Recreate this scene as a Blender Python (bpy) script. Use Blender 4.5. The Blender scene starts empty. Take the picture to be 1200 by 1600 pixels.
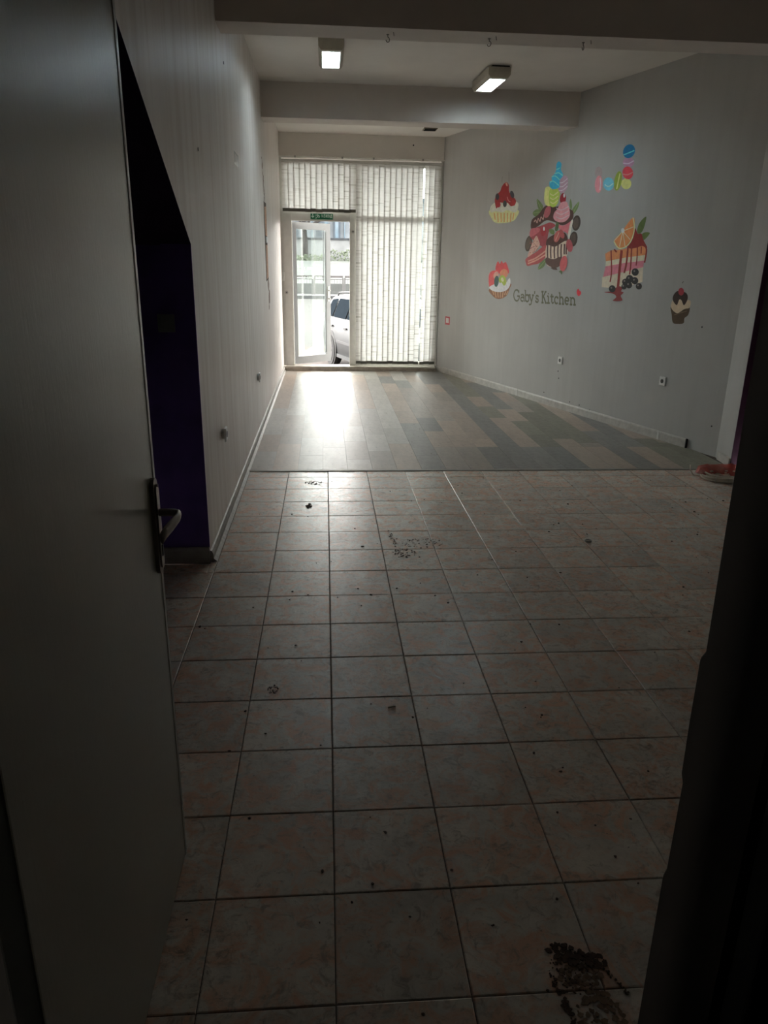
import bpy, bmesh, math, random
from mathutils import Vector, Matrix
rnd = random.Random(7)
sc = bpy.context.scene
C = sc.collection

# ------------------------------------------------------------------ camera
F, YAW, PITCH, ROLL = 1153.251191, 0.081269, -0.323243, 0.017151
CAM = Vector((-0.010292, -1.185003, 1.529294))
_cy, _sy, _cp, _sp = math.cos(YAW), math.sin(YAW), math.cos(PITCH), math.sin(PITCH)
FWD = Vector((_sy*_cp, _cy*_cp, _sp)); _r0 = Vector((_cy, -_sy, 0)); _u0 = _r0.cross(FWD)
RIGHT = _r0*math.cos(ROLL) + _u0*math.sin(ROLL); UP = _u0*math.cos(ROLL) - _r0*math.sin(ROLL)
cd = bpy.data.cameras.new('camera'); cam = bpy.data.objects.new('camera', cd); C.objects.link(cam)
cd.sensor_fit = 'HORIZONTAL'; cd.sensor_width = 36.0; cd.lens = F/1200*36.0; cd.clip_start = 0.02; cd.clip_end = 500
cam.matrix_world = Matrix(((RIGHT.x, UP.x, -FWD.x, CAM.x), (RIGHT.y, UP.y, -FWD.y, CAM.y), (RIGHT.z, UP.z, -FWD.z, CAM.z), (0, 0, 0, 1)))
sc.camera = cam

# ------------------------------------------------------------------ light
SKY = 10.0
world = bpy.data.worlds.new('overcast_sky'); sc.world = world; world.use_nodes = True
bg = world.node_tree.nodes['Background']; bg.inputs[0].default_value = (1.0, 0.965, 0.925, 1); bg.inputs[1].default_value = SKY
def portal(name, loc, sx, sy):
    l = bpy.data.lights.new(name, 'AREA'); l.shape = 'RECTANGLE'; l.size = sx; l.size_y = sy; l.cycles.is_portal = True
    o = bpy.data.objects.new(name, l); C.objects.link(o); o.location = loc; o.rotation_euler = (math.radians(-90), 0, 0)
portal('shopfront_portal', (0.52, 10.30, 1.50), 2.3, 2.9)
vs = sc.view_settings; vs.view_transform = 'Standard'; vs.look = 'None'; vs.gamma = 1.0; vs.use_curve_mapping = False; vs.exposure = 1.1
sc.cycles.max_bounces = 10; sc.cycles.diffuse_bounces = 6; sc.cycles.glossy_bounces = 4; sc.cycles.transparent_max_bounces = 12

# ------------------------------------------------------------------ pixel helpers (a pixel is only a direction)
def ray(x, y): return FWD + RIGHT*((x-600)/F) - UP*((y-800)/F)
def onz(x, y, z=0.0): q = ray(x, y); return CAM + q*((z-CAM.z)/q.z)
def ony(x, y, Y): q = ray(x, y); return CAM + q*((Y-CAM.y)/q.y)
def onx(x, y, X): q = ray(x, y); return CAM + q*((X-CAM.x)/q.x)
RA, RB = 2.031674, 0.307935                       # right wall: x = RA - RB*(y-9)
def rwx(y): return RA - RB*(y-9.0)
RDIR = Vector((RB, -1.0, 0)).normalized()         # along the right wall, towards the camera
RNOR = Vector((-1.0, -RB, 0)).normalized()        # out of the right wall, into the room
RORG = Vector((rwx(9.0), 9.0, 0))
def onrw(x, y):
    q = ray(x, y); t = (RA - RB*(CAM.y-9.0) - CAM.x)/(q.x + RB*q.y); p = CAM + q*t
    return ((p-RORG).dot(RDIR), p.z)              # (s along wall, height)
def rw3(s, z, off=0.0): return RORG + RDIR*s + Vector((0, 0, z)) + RNOR*off

XL, YB, ZC = -0.634, 10.16, 3.23
YT = 4.37                                         # laminate edge

# ------------------------------------------------------------------ materials
def lin(c): c /= 255.0; return c/12.92 if c <= 0.04045 else ((c+0.055)/1.055)**2.4
def paint_rgb(c, ill): return tuple(min(0.9, lin(v)/ill) for v in c) + (1,)
MATS = {}
def nmat(name):
    m = bpy.data.materials.new(name); m.use_nodes = True; nt = m.node_tree
    return m, nt, nt.nodes['Principled BSDF'], nt.nodes, nt.links
def tex(nt, coord='Generated', scale=(1, 1, 1), kind='Noise', s=5, det=4, rough=.55):
    n, l = nt.nodes, nt.links
    tc = n.new('ShaderNodeTexCoord'); mp = n.new('ShaderNodeMapping'); mp.inputs['Scale'].default_value = scale
    l.new(tc.outputs[coord], mp.inputs[0])
    t = n.new('ShaderNodeTexNoise' if kind == 'Noise' else 'ShaderNodeTexVoronoi'); t.inputs['Scale'].default_value = s
    if kind == 'Noise': t.inputs['Detail'].default_value = det; t.inputs['Roughness'].default_value = rough
    l.new(mp.outputs[0], t.inputs['Vector'])
    return t, mp
def ramp(nt, src, stops):
    r = nt.nodes.new('ShaderNodeValToRGB'); e = r.color_ramp.elements
    while len(e) < len(stops): e.new(0.5)
    for k, (p, c) in enumerate(stops): e[k].position = p; e[k].color = tuple(c) + ((1,) if len(c) == 3 else ())
    nt.links.new(src, r.inputs[0]); return r
def mixc(nt, fac, a, b, mode='MIX'):
    m = nt.nodes.new('ShaderNodeMix'); m.data_type = 'RGBA'; m.blend_type = mode
    for sock, v in ((m.inputs[0], fac), (m.inputs[6], a), (m.inputs[7], b)):
        if hasattr(v, 'is_linked') or hasattr(v, 'links'): nt.links.new(v, sock)
        elif isinstance(v, (int, float)): sock.default_value = v
        else: sock.default_value = tuple(v) + ((1,) if len(v) == 3 else ())
    return m.outputs[2]
def bump(nt, bsdf, src, strength=.2, dist=.01):
    b = nt.nodes.new('ShaderNodeBump'); b.inputs['Strength'].default_value = strength; b.inputs['Distance'].default_value = dist
    nt.links.new(src, b.inputs['Height']); nt.links.new(b.outputs[0], bsdf.inputs['Normal'])
def simple(name, col, rough=.6, metal=0.0, var=.12, s=12, bmp=.05, spec=.5, coord='Object'):
    if name in MATS: return MATS[name]
    m, nt, b, n, l = nmat(name)
    t, _ = tex(nt, coord, s=s)
    lo = tuple(v*(1-var) for v in col[:3]); hi = tuple(min(1, v*(1+var)) for v in col[:3])
    r = ramp(nt, t.outputs[0], [(.3, lo), (.7, hi)])
    l.new(r.outputs[0], b.inputs['Base Color']); b.inputs['Roughness'].default_value = rough; b.inputs['Metallic'].default_value = metal
    b.inputs['Specular IOR Level'].default_value = spec
    if bmp: bump(nt, b, t.outputs[0], bmp)
    MATS[name] = m; return m
def wallmat(name, base, dirt, vert=True, rough=.55, dirtamt=.5):
    m, nt, b, n, l = nmat(name)
    t1, _ = tex(nt, 'Object', (1, 1, 1), s=.9, det=5)
    t2, _ = tex(nt, 'Object', (7, 7, .5) if vert else (3, 3, 3), s=1.6, det=5)
    t3, _ = tex(nt, 'Object', (1, 1, 1), s=26, det=6, rough=.7)
    c1 = ramp(nt, t1.outputs[0], [(.3, tuple(v*.92 for v in base)), (.7, tuple(min(1, v*1.06) for v in base))]).outputs[0]
    f2 = ramp(nt, t2.outputs[0], [(.42, (0, 0, 0)), (.72, (dirtamt,)*3)]).outputs[0]
    c2 = mixc(nt, f2, c1, dirt)
    f3 = ramp(nt, t3.outputs[0], [(.66, (0, 0, 0)), (.76, (.35,)*3)]).outputs[0]
    c3 = mixc(nt, f3, c2, tuple(v*.6 for v in dirt))
    l.new(c3, b.inputs['Base Color']); b.inputs['Roughness'].default_value = rough; b.inputs['Specular IOR Level'].default_value = .35
    bump(nt, b, t3.outputs[0], .08, .004)
    MATS[name] = m; return m

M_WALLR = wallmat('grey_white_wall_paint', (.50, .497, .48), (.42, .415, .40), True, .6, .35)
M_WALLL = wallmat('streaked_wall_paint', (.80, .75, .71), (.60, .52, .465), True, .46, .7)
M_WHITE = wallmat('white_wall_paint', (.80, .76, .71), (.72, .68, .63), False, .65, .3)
M_BEAM = wallmat('beam_paint', (.66, .60, .55), (.57, .515, .47), False, .65, .3)
M_PURPLE = simple('dark_purple_paint', (.10, .055, .23), .6, var=.2, s=6, spec=.2)
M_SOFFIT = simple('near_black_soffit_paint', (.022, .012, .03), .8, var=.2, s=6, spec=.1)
M_PLUM = simple('dark_plum_paint', (.06, .018, .05), .6, var=.2, s=6, spec=.2)
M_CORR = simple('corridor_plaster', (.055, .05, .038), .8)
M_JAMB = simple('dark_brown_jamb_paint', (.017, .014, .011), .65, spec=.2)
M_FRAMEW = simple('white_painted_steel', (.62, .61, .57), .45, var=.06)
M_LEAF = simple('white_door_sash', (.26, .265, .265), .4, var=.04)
M_SKIRT = simple('pale_skirting', (.50, .485, .45), .4, var=.15, s=18)
M_SKIRTL = simple('scuffed_skirting', (.37, .35, .315), .5, var=.3, s=30)
M_SKIRTD = simple('grey_skirting', (.30, .29, .26), .5, var=.15, s=18)
M_ALU = simple('dull_aluminium', (.42, .41, .38), .38, .8)
M_CHROME = simple('satin_nickel', (.34, .31, .28), .42, 1.0, var=.05)
M_DARK = simple('black_gap', (.01, .01, .01), .8, bmp=0)
M_PLASTIC = simple('white_plastic', (.72, .72, .69), .4, var=.04)
M_SOCKW = simple('bright_white_plastic', (.85, .85, .83), .35, var=.04)
M_SOCKD = simple('socket_well', (.04, .04, .04), .5, bmp=0)
M_RED = simple('red_print', (.55, .06, .08), .5)
M_GREEN = simple('exit_green', (.0, .16, .07), .45, bmp=0)
M_EXITW = simple('exit_white', (.75, .9, .8), .5, bmp=0)
M_BRICK = simple('exposed_brick_orange', (.72, .48, .34), .9, var=.3, s=40)
M_PLAST = simple('broken_plaster', (.42, .33, .29), .95, var=.35, s=60)
M_SILL = simple('worn_sill_concrete', (.40, .35, .29), .7, var=.25, s=14)
M_WEIGHT = simple('blind_weight_dark', (.13, .125, .105), .7)
M_STEEL = simple('old_hook_steel', (.20, .18, .16), .5, .8)

def tile_mat():
    m, nt, b, n, l = nmat('mottled_ceramic_tile')
    oi = n.new('ShaderNodeObjectInfo'); tc = n.new('ShaderNodeTexCoord')
    off = n.new('ShaderNodeVectorMath'); off.operation = 'ADD'
    sc_ = n.new('ShaderNodeVectorMath'); sc_.operation = 'SCALE'; sc_.inputs['Scale'].default_value = 1.0
    cmb = n.new('ShaderNodeCombineXYZ'); mu = n.new('ShaderNodeMath'); mu.operation = 'MULTIPLY'; mu.inputs[1].default_value = 37.0
    l.new(oi.outputs['Random'], mu.inputs[0]); l.new(mu.outputs[0], cmb.inputs[0]); l.new(mu.outputs[0], cmb.inputs[2])
    l.new(tc.outputs['Object'], off.inputs[0]); l.new(cmb.outputs[0], off.inputs[1])
    def nz(s, det, ro=.6, dist=0.0):
        t = n.new('ShaderNodeTexNoise'); t.inputs['Scale'].default_value = s; t.inputs['Detail'].default_value = det
        t.inputs['Roughness'].default_value = ro; t.inputs['Distortion'].default_value = dist; l.new(off.outputs[0], t.inputs['Vector']); return t
    a, bb, c, g = nz(7, 5, .6, .6), nz(11, 6, .65, 1.2), nz(45, 6, .75), nz(26, 5, .7, 1.0)
    base = ramp(nt, a.outputs[0], [(.3, (.58, .535, .475)), (.7, (.86, .80, .715))]).outputs[0]
    fpe = ramp(nt, bb.outputs[0], [(.45, (0, 0, 0)), (.62, (1,)*3)]).outputs[0]
    col = mixc(nt, fpe, base, (.76, .48, .34))
    fv = ramp(nt, g.outputs[0], [(.53, (0, 0, 0)), (.68, (.75,)*3)]).outputs[0]
    col = mixc(nt, fv, col, (.32, .255, .20))
    fd = ramp(nt, c.outputs[0], [(.645, (0, 0, 0)), (.71, (.9,)*3)]).outputs[0]
    col = mixc(nt, fd, col, (.07, .06, .05))
    br = ramp(nt, oi.outputs['Random'], [(0, (.88, .88, .88)), (1, (1.06, 1.04, 1.02))]).outputs[0]
    col = mixc(nt, 1.0, col, br, 'MULTIPLY')
    ge = n.new('ShaderNodeNewGeometry')
    def gz(s, det, ro, vsc=(1, 1, 1)):
        mp = n.new('ShaderNodeMapping'); mp.inputs['Scale'].default_value = vsc; l.new(ge.outputs['Position'], mp.inputs[0])
        t = n.new('ShaderNodeTexNoise'); t.inputs['Scale'].default_value = s; t.inputs['Detail'].default_value = det; t.inputs['Roughness'].default_value = ro; l.new(mp.outputs[0], t.inputs['Vector']); return t
    wide = ramp(nt, gz(1.1, 4, .6).outputs[0], [(.38, (0, 0, 0)), (.66, (1, 1, 1))]).outputs[0]
    fine = ramp(nt, gz(34, 7, .78, (1, 1.6, 1)).outputs[0], [(.50, (0, 0, 0)), (.66, (.8,)*3)]).outputs[0]
    col = mixc(nt, mixc(nt, 1.0, wide, fine, 'MULTIPLY'), col, (.16, .12, .09))
    l.new(col, b.inputs['Base Color'])
    rr = ramp(nt, g.outputs[0], [(.35, (.25,)*3), (.7, (.42,)*3)]).outputs[0]; l.new(rr, b.inputs['Roughness'])
    b.inputs['Specular IOR Level'].default_value = .45
    bump(nt, b, g.outputs[0], .22, .004)
    return m
M_TILE = tile_mat()
M_GROUT = simple('dark_grout', (.075, .06, .05), .9, var=.3, s=30)
def plank_mat(name, c):
    m, nt, b, n, l = nmat(name)
    oi = n.new('ShaderNodeObjectInfo')
    t, _ = tex(nt, 'Object', (3, 1, 1), s=5, det=6, rough=.65); t2, _ = tex(nt, 'Object', (1, 1, 1), s=38, det=6, rough=.7)
    t3, _ = tex(nt, 'Object', (1, 3, 1), s=10, det=6, rough=.7)
    c1 = ramp(nt, t.outputs[0], [(.3, tuple(v*.84 for v in c)), (.7, tuple(v*1.12 for v in c))]).outputs[0]
    br = ramp(nt, oi.outputs['Random'], [(0, (.86, .86, .86)), (1, (1.1, 1.1, 1.1))]).outputs[0]
    col = mixc(nt, 1.0, c1, br, 'MULTIPLY')
    f = ramp(nt, t2.outputs[0], [(.56, (0, 0, 0)), (.68, (.6,)*3)]).outputs[0]
    col = mixc(nt, f, col, tuple(v*.35 for v in c))
    l.new(col, b.inputs['Base Color']); b.inputs['Specular IOR Level'].default_value = .5
    rr = ramp(nt, t3.outputs[0], [(.3, (.34,)*3), (.7, (.52,)*3)]).outputs[0]; l.new(rr, b.inputs['Roughness'])
    bump(nt, b, t3.outputs[0], .16, .004)
    return m
PLK = {'s': plank_mat('laminate_slate_grey', (.25, .245, .228)), 'b': plank_mat('laminate_warm_taupe', (.46, .375, .305)),
       'g': plank_mat('laminate_pale_grey', (.50, .475, .43)), 'o': plank_mat('laminate_olive_grey', (.25, .24, .185)), 'm': plank_mat('laminate_mid_taupe', (.39, .345, .30))}

def glassmat(name, tint=(.93, .97, .96), refl=.08):
    m, nt, b, n, l = nmat(name); n.remove(b)
    tr = n.new('ShaderNodeBsdfTransparent'); tr.inputs[0].default_value = tint + (1,)
    gl = n.new('ShaderNodeBsdfGlossy'); gl.inputs['Roughness'].default_value = .02; gl.inputs[0].default_value = (1, 1, 1, 1)
    mx = n.new('ShaderNodeMixShader'); fr = n.new('ShaderNodeFresnel'); fr.inputs[0].default_value = 1.45
    l.new(fr.outputs[0], mx.inputs[0]); l.new(tr.outputs[0], mx.inputs[1]); l.new(gl.outputs[0], mx.inputs[2])
    l.new(mx.outputs[0], n['Material Output'].inputs[0]); return m
M_GLASS = glassmat('clear_window_glass')
def blind_mat():
    m, nt, b, n, l = nmat('woven_blind_fabric'); n.remove(b)
    oi = n.new('ShaderNodeObjectInfo'); tc = n.new('ShaderNodeTexCoord'); mp = n.new('ShaderNodeMapping'); mp.inputs['Scale'].default_value = (.25, .25, 15)
    cmb = n.new('ShaderNodeCombineXYZ'); mu = n.new('ShaderNodeMath'); mu.operation = 'MULTIPLY'; mu.inputs[1].default_value = 53.0
    ad = n.new('ShaderNodeVectorMath'); ad.operation = 'ADD'
    l.new(oi.outputs['Random'], mu.inputs[0]); l.new(mu.outputs[0], cmb.inputs[2]); l.new(tc.outputs['Object'], mp.inputs[0])
    l.new(mp.outputs[0], ad.inputs[0]); l.new(cmb.outputs[0], ad.inputs[1])
    t = n.new('ShaderNodeTexNoise'); t.inputs['Scale'].default_value = 2.2; t.inputs['Detail'].default_value = 5; t.inputs['Roughness'].default_value = .75; l.new(ad.outputs[0], t.inputs['Vector'])
    c = ramp(nt, t.outputs[0], [(.36, (.46, .43, .39)), (.45, (.79, .765, .74)), (.60, (.86, .84, .82)), (.67, (.60, .57, .53))]).outputs[0]
    d = n.new('ShaderNodeBsdfDiffuse'); tr = n.new('ShaderNodeBsdfTranslucent'); mx = n.new('ShaderNodeMixShader'); mx.inputs[0].default_value = BLIND_T
    l.new(c, d.inputs[0]); l.new(c, tr.inputs[0]); l.new(d.outputs[0], mx.inputs[1]); l.new(tr.outputs[0], mx.inputs[2])
    l.new(mx.outputs[0], n['Material Output'].inputs[0]); return m
BLIND_T = .255
M_BLIND = blind_mat()
def emit(name, col, s):
    m, nt, b, n, l = nmat(name); b.inputs['Emission Color'].default_value = col + (1,); b.inputs['Emission Strength'].default_value = s
    t, _ = tex(nt, 'Object', s=3); r = ramp(nt, t.outputs[0], [(0, (.8, .8, .8)), (1, (.9, .9, .9))]); l.new(r.outputs[0], b.inputs['Base Color']); return m

# ------------------------------------------------------------------ mesh helpers
ORG = {}
def mesh(name, verts, faces, smooth=False):
    me = bpy.data.meshes.new(name); me.from_pydata([tuple(v) for v in verts], [], faces); me.update()
    bm = bmesh.new(); bm.from_mesh(me); bmesh.ops.recalc_face_normals(bm, faces=bm.faces[:]); bm.to_mesh(me); bm.free()
    if smooth:
        for p in me.polygons: p.use_smooth = True
    return me
def link(name, me, m, parent=None, loc=(0, 0, 0)):
    o = bpy.data.objects.new(name, me); C.objects.link(o)
    if m is not None and me is not None and not me.materials: me.materials.append(m)
    if parent is not None: o.parent = parent
    o.location = loc; return o
def obj(name, verts, faces, m, parent=None, smooth=False, flat=False):
    """verts in world space; children keep the origin of their thing"""
    if parent is not None: org = ORG[parent.name]
    else:
        xs = [Vector(v) for v in verts]; org = Vector((sum(v.x for v in xs)/len(xs), sum(v.y for v in xs)/len(xs), min(v.z for v in xs)))
    me = bpy.data.meshes.new(name); me.from_pydata([tuple(Vector(v)-org) for v in verts], [], faces); me.update()
    if not flat:
        bm = bmesh.new(); bm.from_mesh(me); bmesh.ops.recalc_face_normals(bm, faces=bm.faces[:]); bm.to_mesh(me); bm.free()
    if smooth:
        for p in me.polygons: p.use_smooth = True
    o = link(name, me, m, parent, (0, 0, 0) if parent is not None else org); ORG[o.name] = org
    return o
def empty(name, loc):
    o = bpy.data.objects.new(name, None); C.objects.link(o); o.location = loc; o.empty_display_size = .1; ORG[o.name] = Vector(loc); return o
def tag(o, label=None, cat=None, group=None, kind=None):
    for k, v in (('label', label), ('category', cat), ('group', group), ('kind', kind)):
        if v: o[k] = v
    return o
class MB:
    def __init__(s): s.v = []; s.f = []
    def add(s, v, f): k = len(s.v); s.v += [Vector(a) for a in v]; s.f += [tuple(i+k for i in q) for q in f]; return s
    def box(s, x0, x1, y0, y1, z0, z1, bv=0.0):
        if bv <= 0:
            return s.add([(x0, y0, z0), (x1, y0, z0), (x1, y1, z0), (x0, y1, z0), (x0, y0, z1), (x1, y0, z1), (x1, y1, z1), (x0, y1, z1)],
                         [(0, 3, 2, 1), (4, 5, 6, 7), (0, 1, 5, 4), (1, 2, 6, 5), (2, 3, 7, 6), (3, 0, 4, 7)])
        bm = bmesh.new(); bmesh.ops.create_cube(bm, size=1)
        for v in bm.verts: v.co = Vector(((x0+x1)/2+v.co.x*(x1-x0), (y0+y1)/2+v.co.y*(y1-y0), (z0+z1)/2+v.co.z*(z1-z0)))
        bmesh.ops.bevel(bm, geom=bm.edges[:], offset=bv, segments=2, affect='EDGES', profile=.6)
        bm.verts.index_update(); s.add([v.co.copy() for v in bm.verts], [[v.index for v in f.verts] for f in bm.faces]); bm.free(); return s
    def prism(s, poly, vec):
        n = len(poly); vec = Vector(vec); a = [Vector(p) for p in poly]
        return s.add(a+[p+vec for p in a], [tuple(range(n))[::-1], tuple(range(n, 2*n))] + [(i, (i+1) % n, n+(i+1) % n, n+i) for i in range(n)])
    def tube(s, path, r, n=8, closed=False, caps=True):
        P = [Vector(p) for p in path]; m = len(P); rs = r if isinstance(r, (list, tuple)) else [r]*m; v = []; up = None
        for i, p in enumerate(P):
            t = (P[(i+1) % m]-P[i-1]) if closed else (P[min(i+1, m-1)]-P[max(i-1, 0)])
            t.normalize()
            if up is None: up = Vector((0, 0, 1)) if abs(t.z) < .9 else Vector((1, 0, 0))
            a = t.cross(up); a.normalize(); up = a.cross(t); up.normalize()
            for k in range(n): v.append(p + (a*math.cos(2*math.pi*k/n)+up*math.sin(2*math.pi*k/n))*rs[i])
        f = [(i*n+k, i*n+(k+1) % n, ((i+1) % m)*n+(k+1) % n, ((i+1) % m)*n+k) for i in range(m if closed else m-1) for k in range(n)]
        if not closed and caps: f += [tuple(range(n))[::-1], tuple((m-1)*n+k for k in range(n))]
        return s.add(v, f)
    def cyl(s, a, b, r, n=16, r2=None): return s.tube([a, b], [r, r if r2 is None else r2], n)
    def build(s, name, m, parent=None, smooth=False): return obj(name, s.v, s.f, m, parent, smooth)
def box(name, x0, x1, y0, y1, z0, z1, m, parent=None, bv=0.0): return MB().box(x0, x1, y0, y1, z0, z1, bv).build(name, m, parent)
def struct(o, label, cat): return tag(o, label, cat, kind='structure')
def clip(poly, keep):
    """Sutherland-Hodgman against half-planes keep=[(nx,ny,d)] : nx*x+ny*y<=d"""
    for nx, ny, d in keep:
        out = []
        for i in range(len(poly)):
            p, q = poly[i-1], poly[i]; a = nx*p[0]+ny*p[1]-d; b = nx*q[0]+ny*q[1]-d
            if a <= 0: out.append(p)
            if (a <= 0) != (b <= 0): t = a/(a-b); out.append((p[0]+(q[0]-p[0])*t, p[1]+(q[1]-p[1])*t))
        poly = [p for i, p in enumerate(out) if (Vector(p)-Vector(out[i-1])).length > 1e-4]
        if len(poly) < 3: return []
    return poly
def area(p): return abs(sum(p[i-1][0]*p[i][1]-p[i][0]*p[i-1][1] for i in range(len(p))))/2

# ================================================================== THE ROOM
CRN = (3.335, 4.768); PUR = (3.29, 4.45)          # end of the right wall, end of its return
XR = 3.72                                         # near right wall
# tiled floor
fl = box('floor', -1.62, XR+.05, -.60, YT, -.12, -.006, M_GROUT)
struct(fl, 'mottled beige ceramic tile floor with dark grout joints', 'floor')
TS, GR = .30, .0026
def tile_mesh(poly):
    cx, cy = poly[0][0]+.15, poly[0][1]+.15
    n = len(poly); c = (sum(p[0] for p in poly)/n, sum(p[1] for p in poly)/n)
    ins = []
    for p in poly:
        d = Vector((c[0]-p[0], c[1]-p[1])); d.normalize(); ins.append((p[0]+d.x*.004, p[1]+d.y*.004))
    v = [(p[0], p[1], -.006) for p in poly]+[(p[0], p[1], -.0016) for p in poly]+[(p[0], p[1], 0) for p in ins]
    f = [(i, (i+1) % n, n+(i+1) % n, n+i) for i in range(n)]+[(n+i, n+(i+1) % n, 2*n+(i+1) % n, 2*n+i) for i in range(n)]+[tuple(range(2*n, 3*n))]
    return v, f
h = TS/2-GR/2
v0, f0 = tile_mesh([(-h, -h), (h, -h), (h, h), (-h, h)]); TILE = mesh('tile', v0, f0); TILE.materials.append(M_TILE)
for r in range(-2, 15):
    for c in range(-6, 13):
        x0, x1, y0, y1 = c*TS+GR/2, (c+1)*TS-GR/2, r*TS+GR/2, (r+1)*TS-GR/2
        main = [(1, 0, XR), (0, 1, YT-.005), (-1, 0, -XL), (0, -1, .455)]
        nich = [(1, 0, XL), (-1, 0, 1.6), (0, -1, -.625), (0, 1, 2.521)]
        both = y0 >= .625 and y1 <= 2.521
        cell = [(x0, y0), (x1, y0), (x1, y1), (x0, y1)]
        for keep in ([[(1, 0, XR), (-1, 0, 1.6)]] if both else [main, nich]):
          q = clip(cell, keep)
          if not q or area(q) < .0008: continue
          cx, cy = (x0+x1)/2, (y0+y1)/2
          if abs(area(q)-(2*h)**2) < 1e-5: me = TILE
          else:
            v, f = tile_mesh([(p[0]-cx, p[1]-cy) for p in q]); me = mesh('tile', v, f); me.materials.append(M_TILE)
          o = link('tile', me, None, fl, Vector((cx, cy, rnd.uniform(-.0006, .0006)))-fl.location)
          o.rotation_euler = (rnd.gauss(0, .0012), rnd.gauss(0, .0012), 0)
# laminate
lam_poly = [(XL, YT+.02), (PUR[0], YT+.02), (PUR[0], PUR[1]), CRN, (rwx(YB), YB), (XL, YB)]
lf = MB().prism([(p[0], p[1], -.10) for p in [(XL, YT), (PUR[0]+.03, YT), (PUR[0]+.05, PUR[1]), (CRN[0]+.03, CRN[1]), (rwx(10.3), 10.3), (XL, 10.3)]], (0, 0, .099)).build('floor_laminate', M_GROUT)
struct(lf, 'patchwork laminate floor of slate and taupe planks before the shopfront', 'floor')
PW = .195; xs0 = -.43-PW*2
lens = {}
KEEP = [(-1, 0, -XL), (0, -1, -(YT+.02)), (0, 1, YB-.06), (1, RB, RA+RB*9.0-.002)]
def colour(cx, cy):
    if cy < 5.16 and cx > 1.3: return 's' if cx < 2.1 else 'b' if cx < 2.42 else 's' if cx < 2.75 else 'b' if cx < 2.95 else 'o'
    g = rnd.random()
    if cx < .7: return 'g' if g < .5 else 'm' if g < .8 else 'b'
    if cx < 1.3: return 'm' if g < .35 else 'b' if g < .6 else 'g' if g < .75 else 's'
    return 'b' if g < .42 else 's' if g < .72 else 'o' if g < .86 else 'm'
PL = .66
for c in range(0, 21):
    x0 = xs0+c*PW; y = 5.15-PL if c >= 9 else 5.15-PL-(c % 3)*.22
    y -= PL if y > YT else 0
    k = 0; prev = 'g'
    if c >= 9: ys = [4.0, 5.15+((c*5) % 4)*.0]
    else: ys = [4.0, 4.72+((c*7) % 5)*.14]
    yy = ys[1]+(0 if c < 9 else ((c*3) % 4)*.165 + .16)
    edges = [4.0, ys[1], yy] if yy-ys[1] > .1 else [4.0, ys[1]]
    while edges[-1] < YB: edges.append(edges[-1]+PL)
    for a, b in zip(edges, edges[1:]):
        q = clip([(x0+.0006, a+.0006), (x0+PW-.0006, a+.0006), (x0+PW-.0006, b-.0006), (x0+.0006, b-.0006)], KEEP)
        if not q or area(q) < .001: continue
        cx = sum(p[0] for p in q)/len(q); cy = sum(p[1] for p in q)/len(q)
        v = [(p[0], p[1], -.001) for p in q]+[(p[0], p[1], .0035) for p in q]; n = len(q)
        col = colour(cx, cy)
        if rnd.random() < .3 and cy > 5.2: col = prev
        prev = col
        o = obj('plank', v, [(i, (i+1) % n, n+(i+1) % n, n+i) for i in range(n)]+[tuple(range(n, 2*n))], PLK[col], lf)
        cz = Vector((cx, cy, 0))
        for vv in o.data.vertices: vv.co -= cz-Vector((0, 0, 0))
        o.location = cz
# threshold strip
tr = MB().prism([(XL, YT-.012, 0), (XL, YT-.006, .006), (XL, YT+.018, .009), (XL, YT+.032, .004), (XL, YT+.034, 0)], (PUR[0]-XL, 0, 0)).build('trim_1', M_ALU)
struct(tr, 'thin metal transition strip where the tiles meet the laminate', 'trim')

# left wall with the opening under the stair slope
YN, ZN = .62, 1.60+(2.54-.62)*.574
wl = [(10.4, 0), (2.545, 0), (2.545, 1.605), (YN, ZN+.005), (YN, 0), (-.455, 0), (-.455, ZC), (10.4, ZC)]
WL = MB().prism([(XL, a, b) for a, b in wl], (-.14, 0, 0)).build('wall_left', M_WALLL)
struct(WL, 'streaked grey-beige left wall with a sloping stair opening', 'wall')
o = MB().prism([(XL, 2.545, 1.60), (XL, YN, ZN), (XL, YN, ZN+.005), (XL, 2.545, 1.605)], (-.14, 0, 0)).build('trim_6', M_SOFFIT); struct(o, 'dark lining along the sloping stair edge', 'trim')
box('wall_niche_end', -1.62, XL, 2.537, 2.545, 0, 1.62, M_PURPLE); struct(bpy.data.objects['wall_niche_end'], 'dark purple end wall inside the stair opening', 'wall')
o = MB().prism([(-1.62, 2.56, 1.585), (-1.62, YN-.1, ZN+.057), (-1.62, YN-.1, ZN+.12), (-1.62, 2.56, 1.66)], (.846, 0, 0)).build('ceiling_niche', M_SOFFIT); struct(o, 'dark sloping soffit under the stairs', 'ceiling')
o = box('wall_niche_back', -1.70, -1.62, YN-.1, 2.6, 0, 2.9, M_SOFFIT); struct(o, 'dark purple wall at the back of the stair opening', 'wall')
o = box('wall_niche_near', -1.62, XL-.14, YN-.08, YN, 0, 2.9, M_PURPLE); struct(o, 'purple wall of the stair opening hidden by the door', 'wall')
o = MB().box(-1.6, XL, 2.522, 2.537, 0, .092, .003).build('baseboard_niche', M_SKIRTD); struct(o, 'grey skirting board below the purple wall', 'baseboard')
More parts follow.
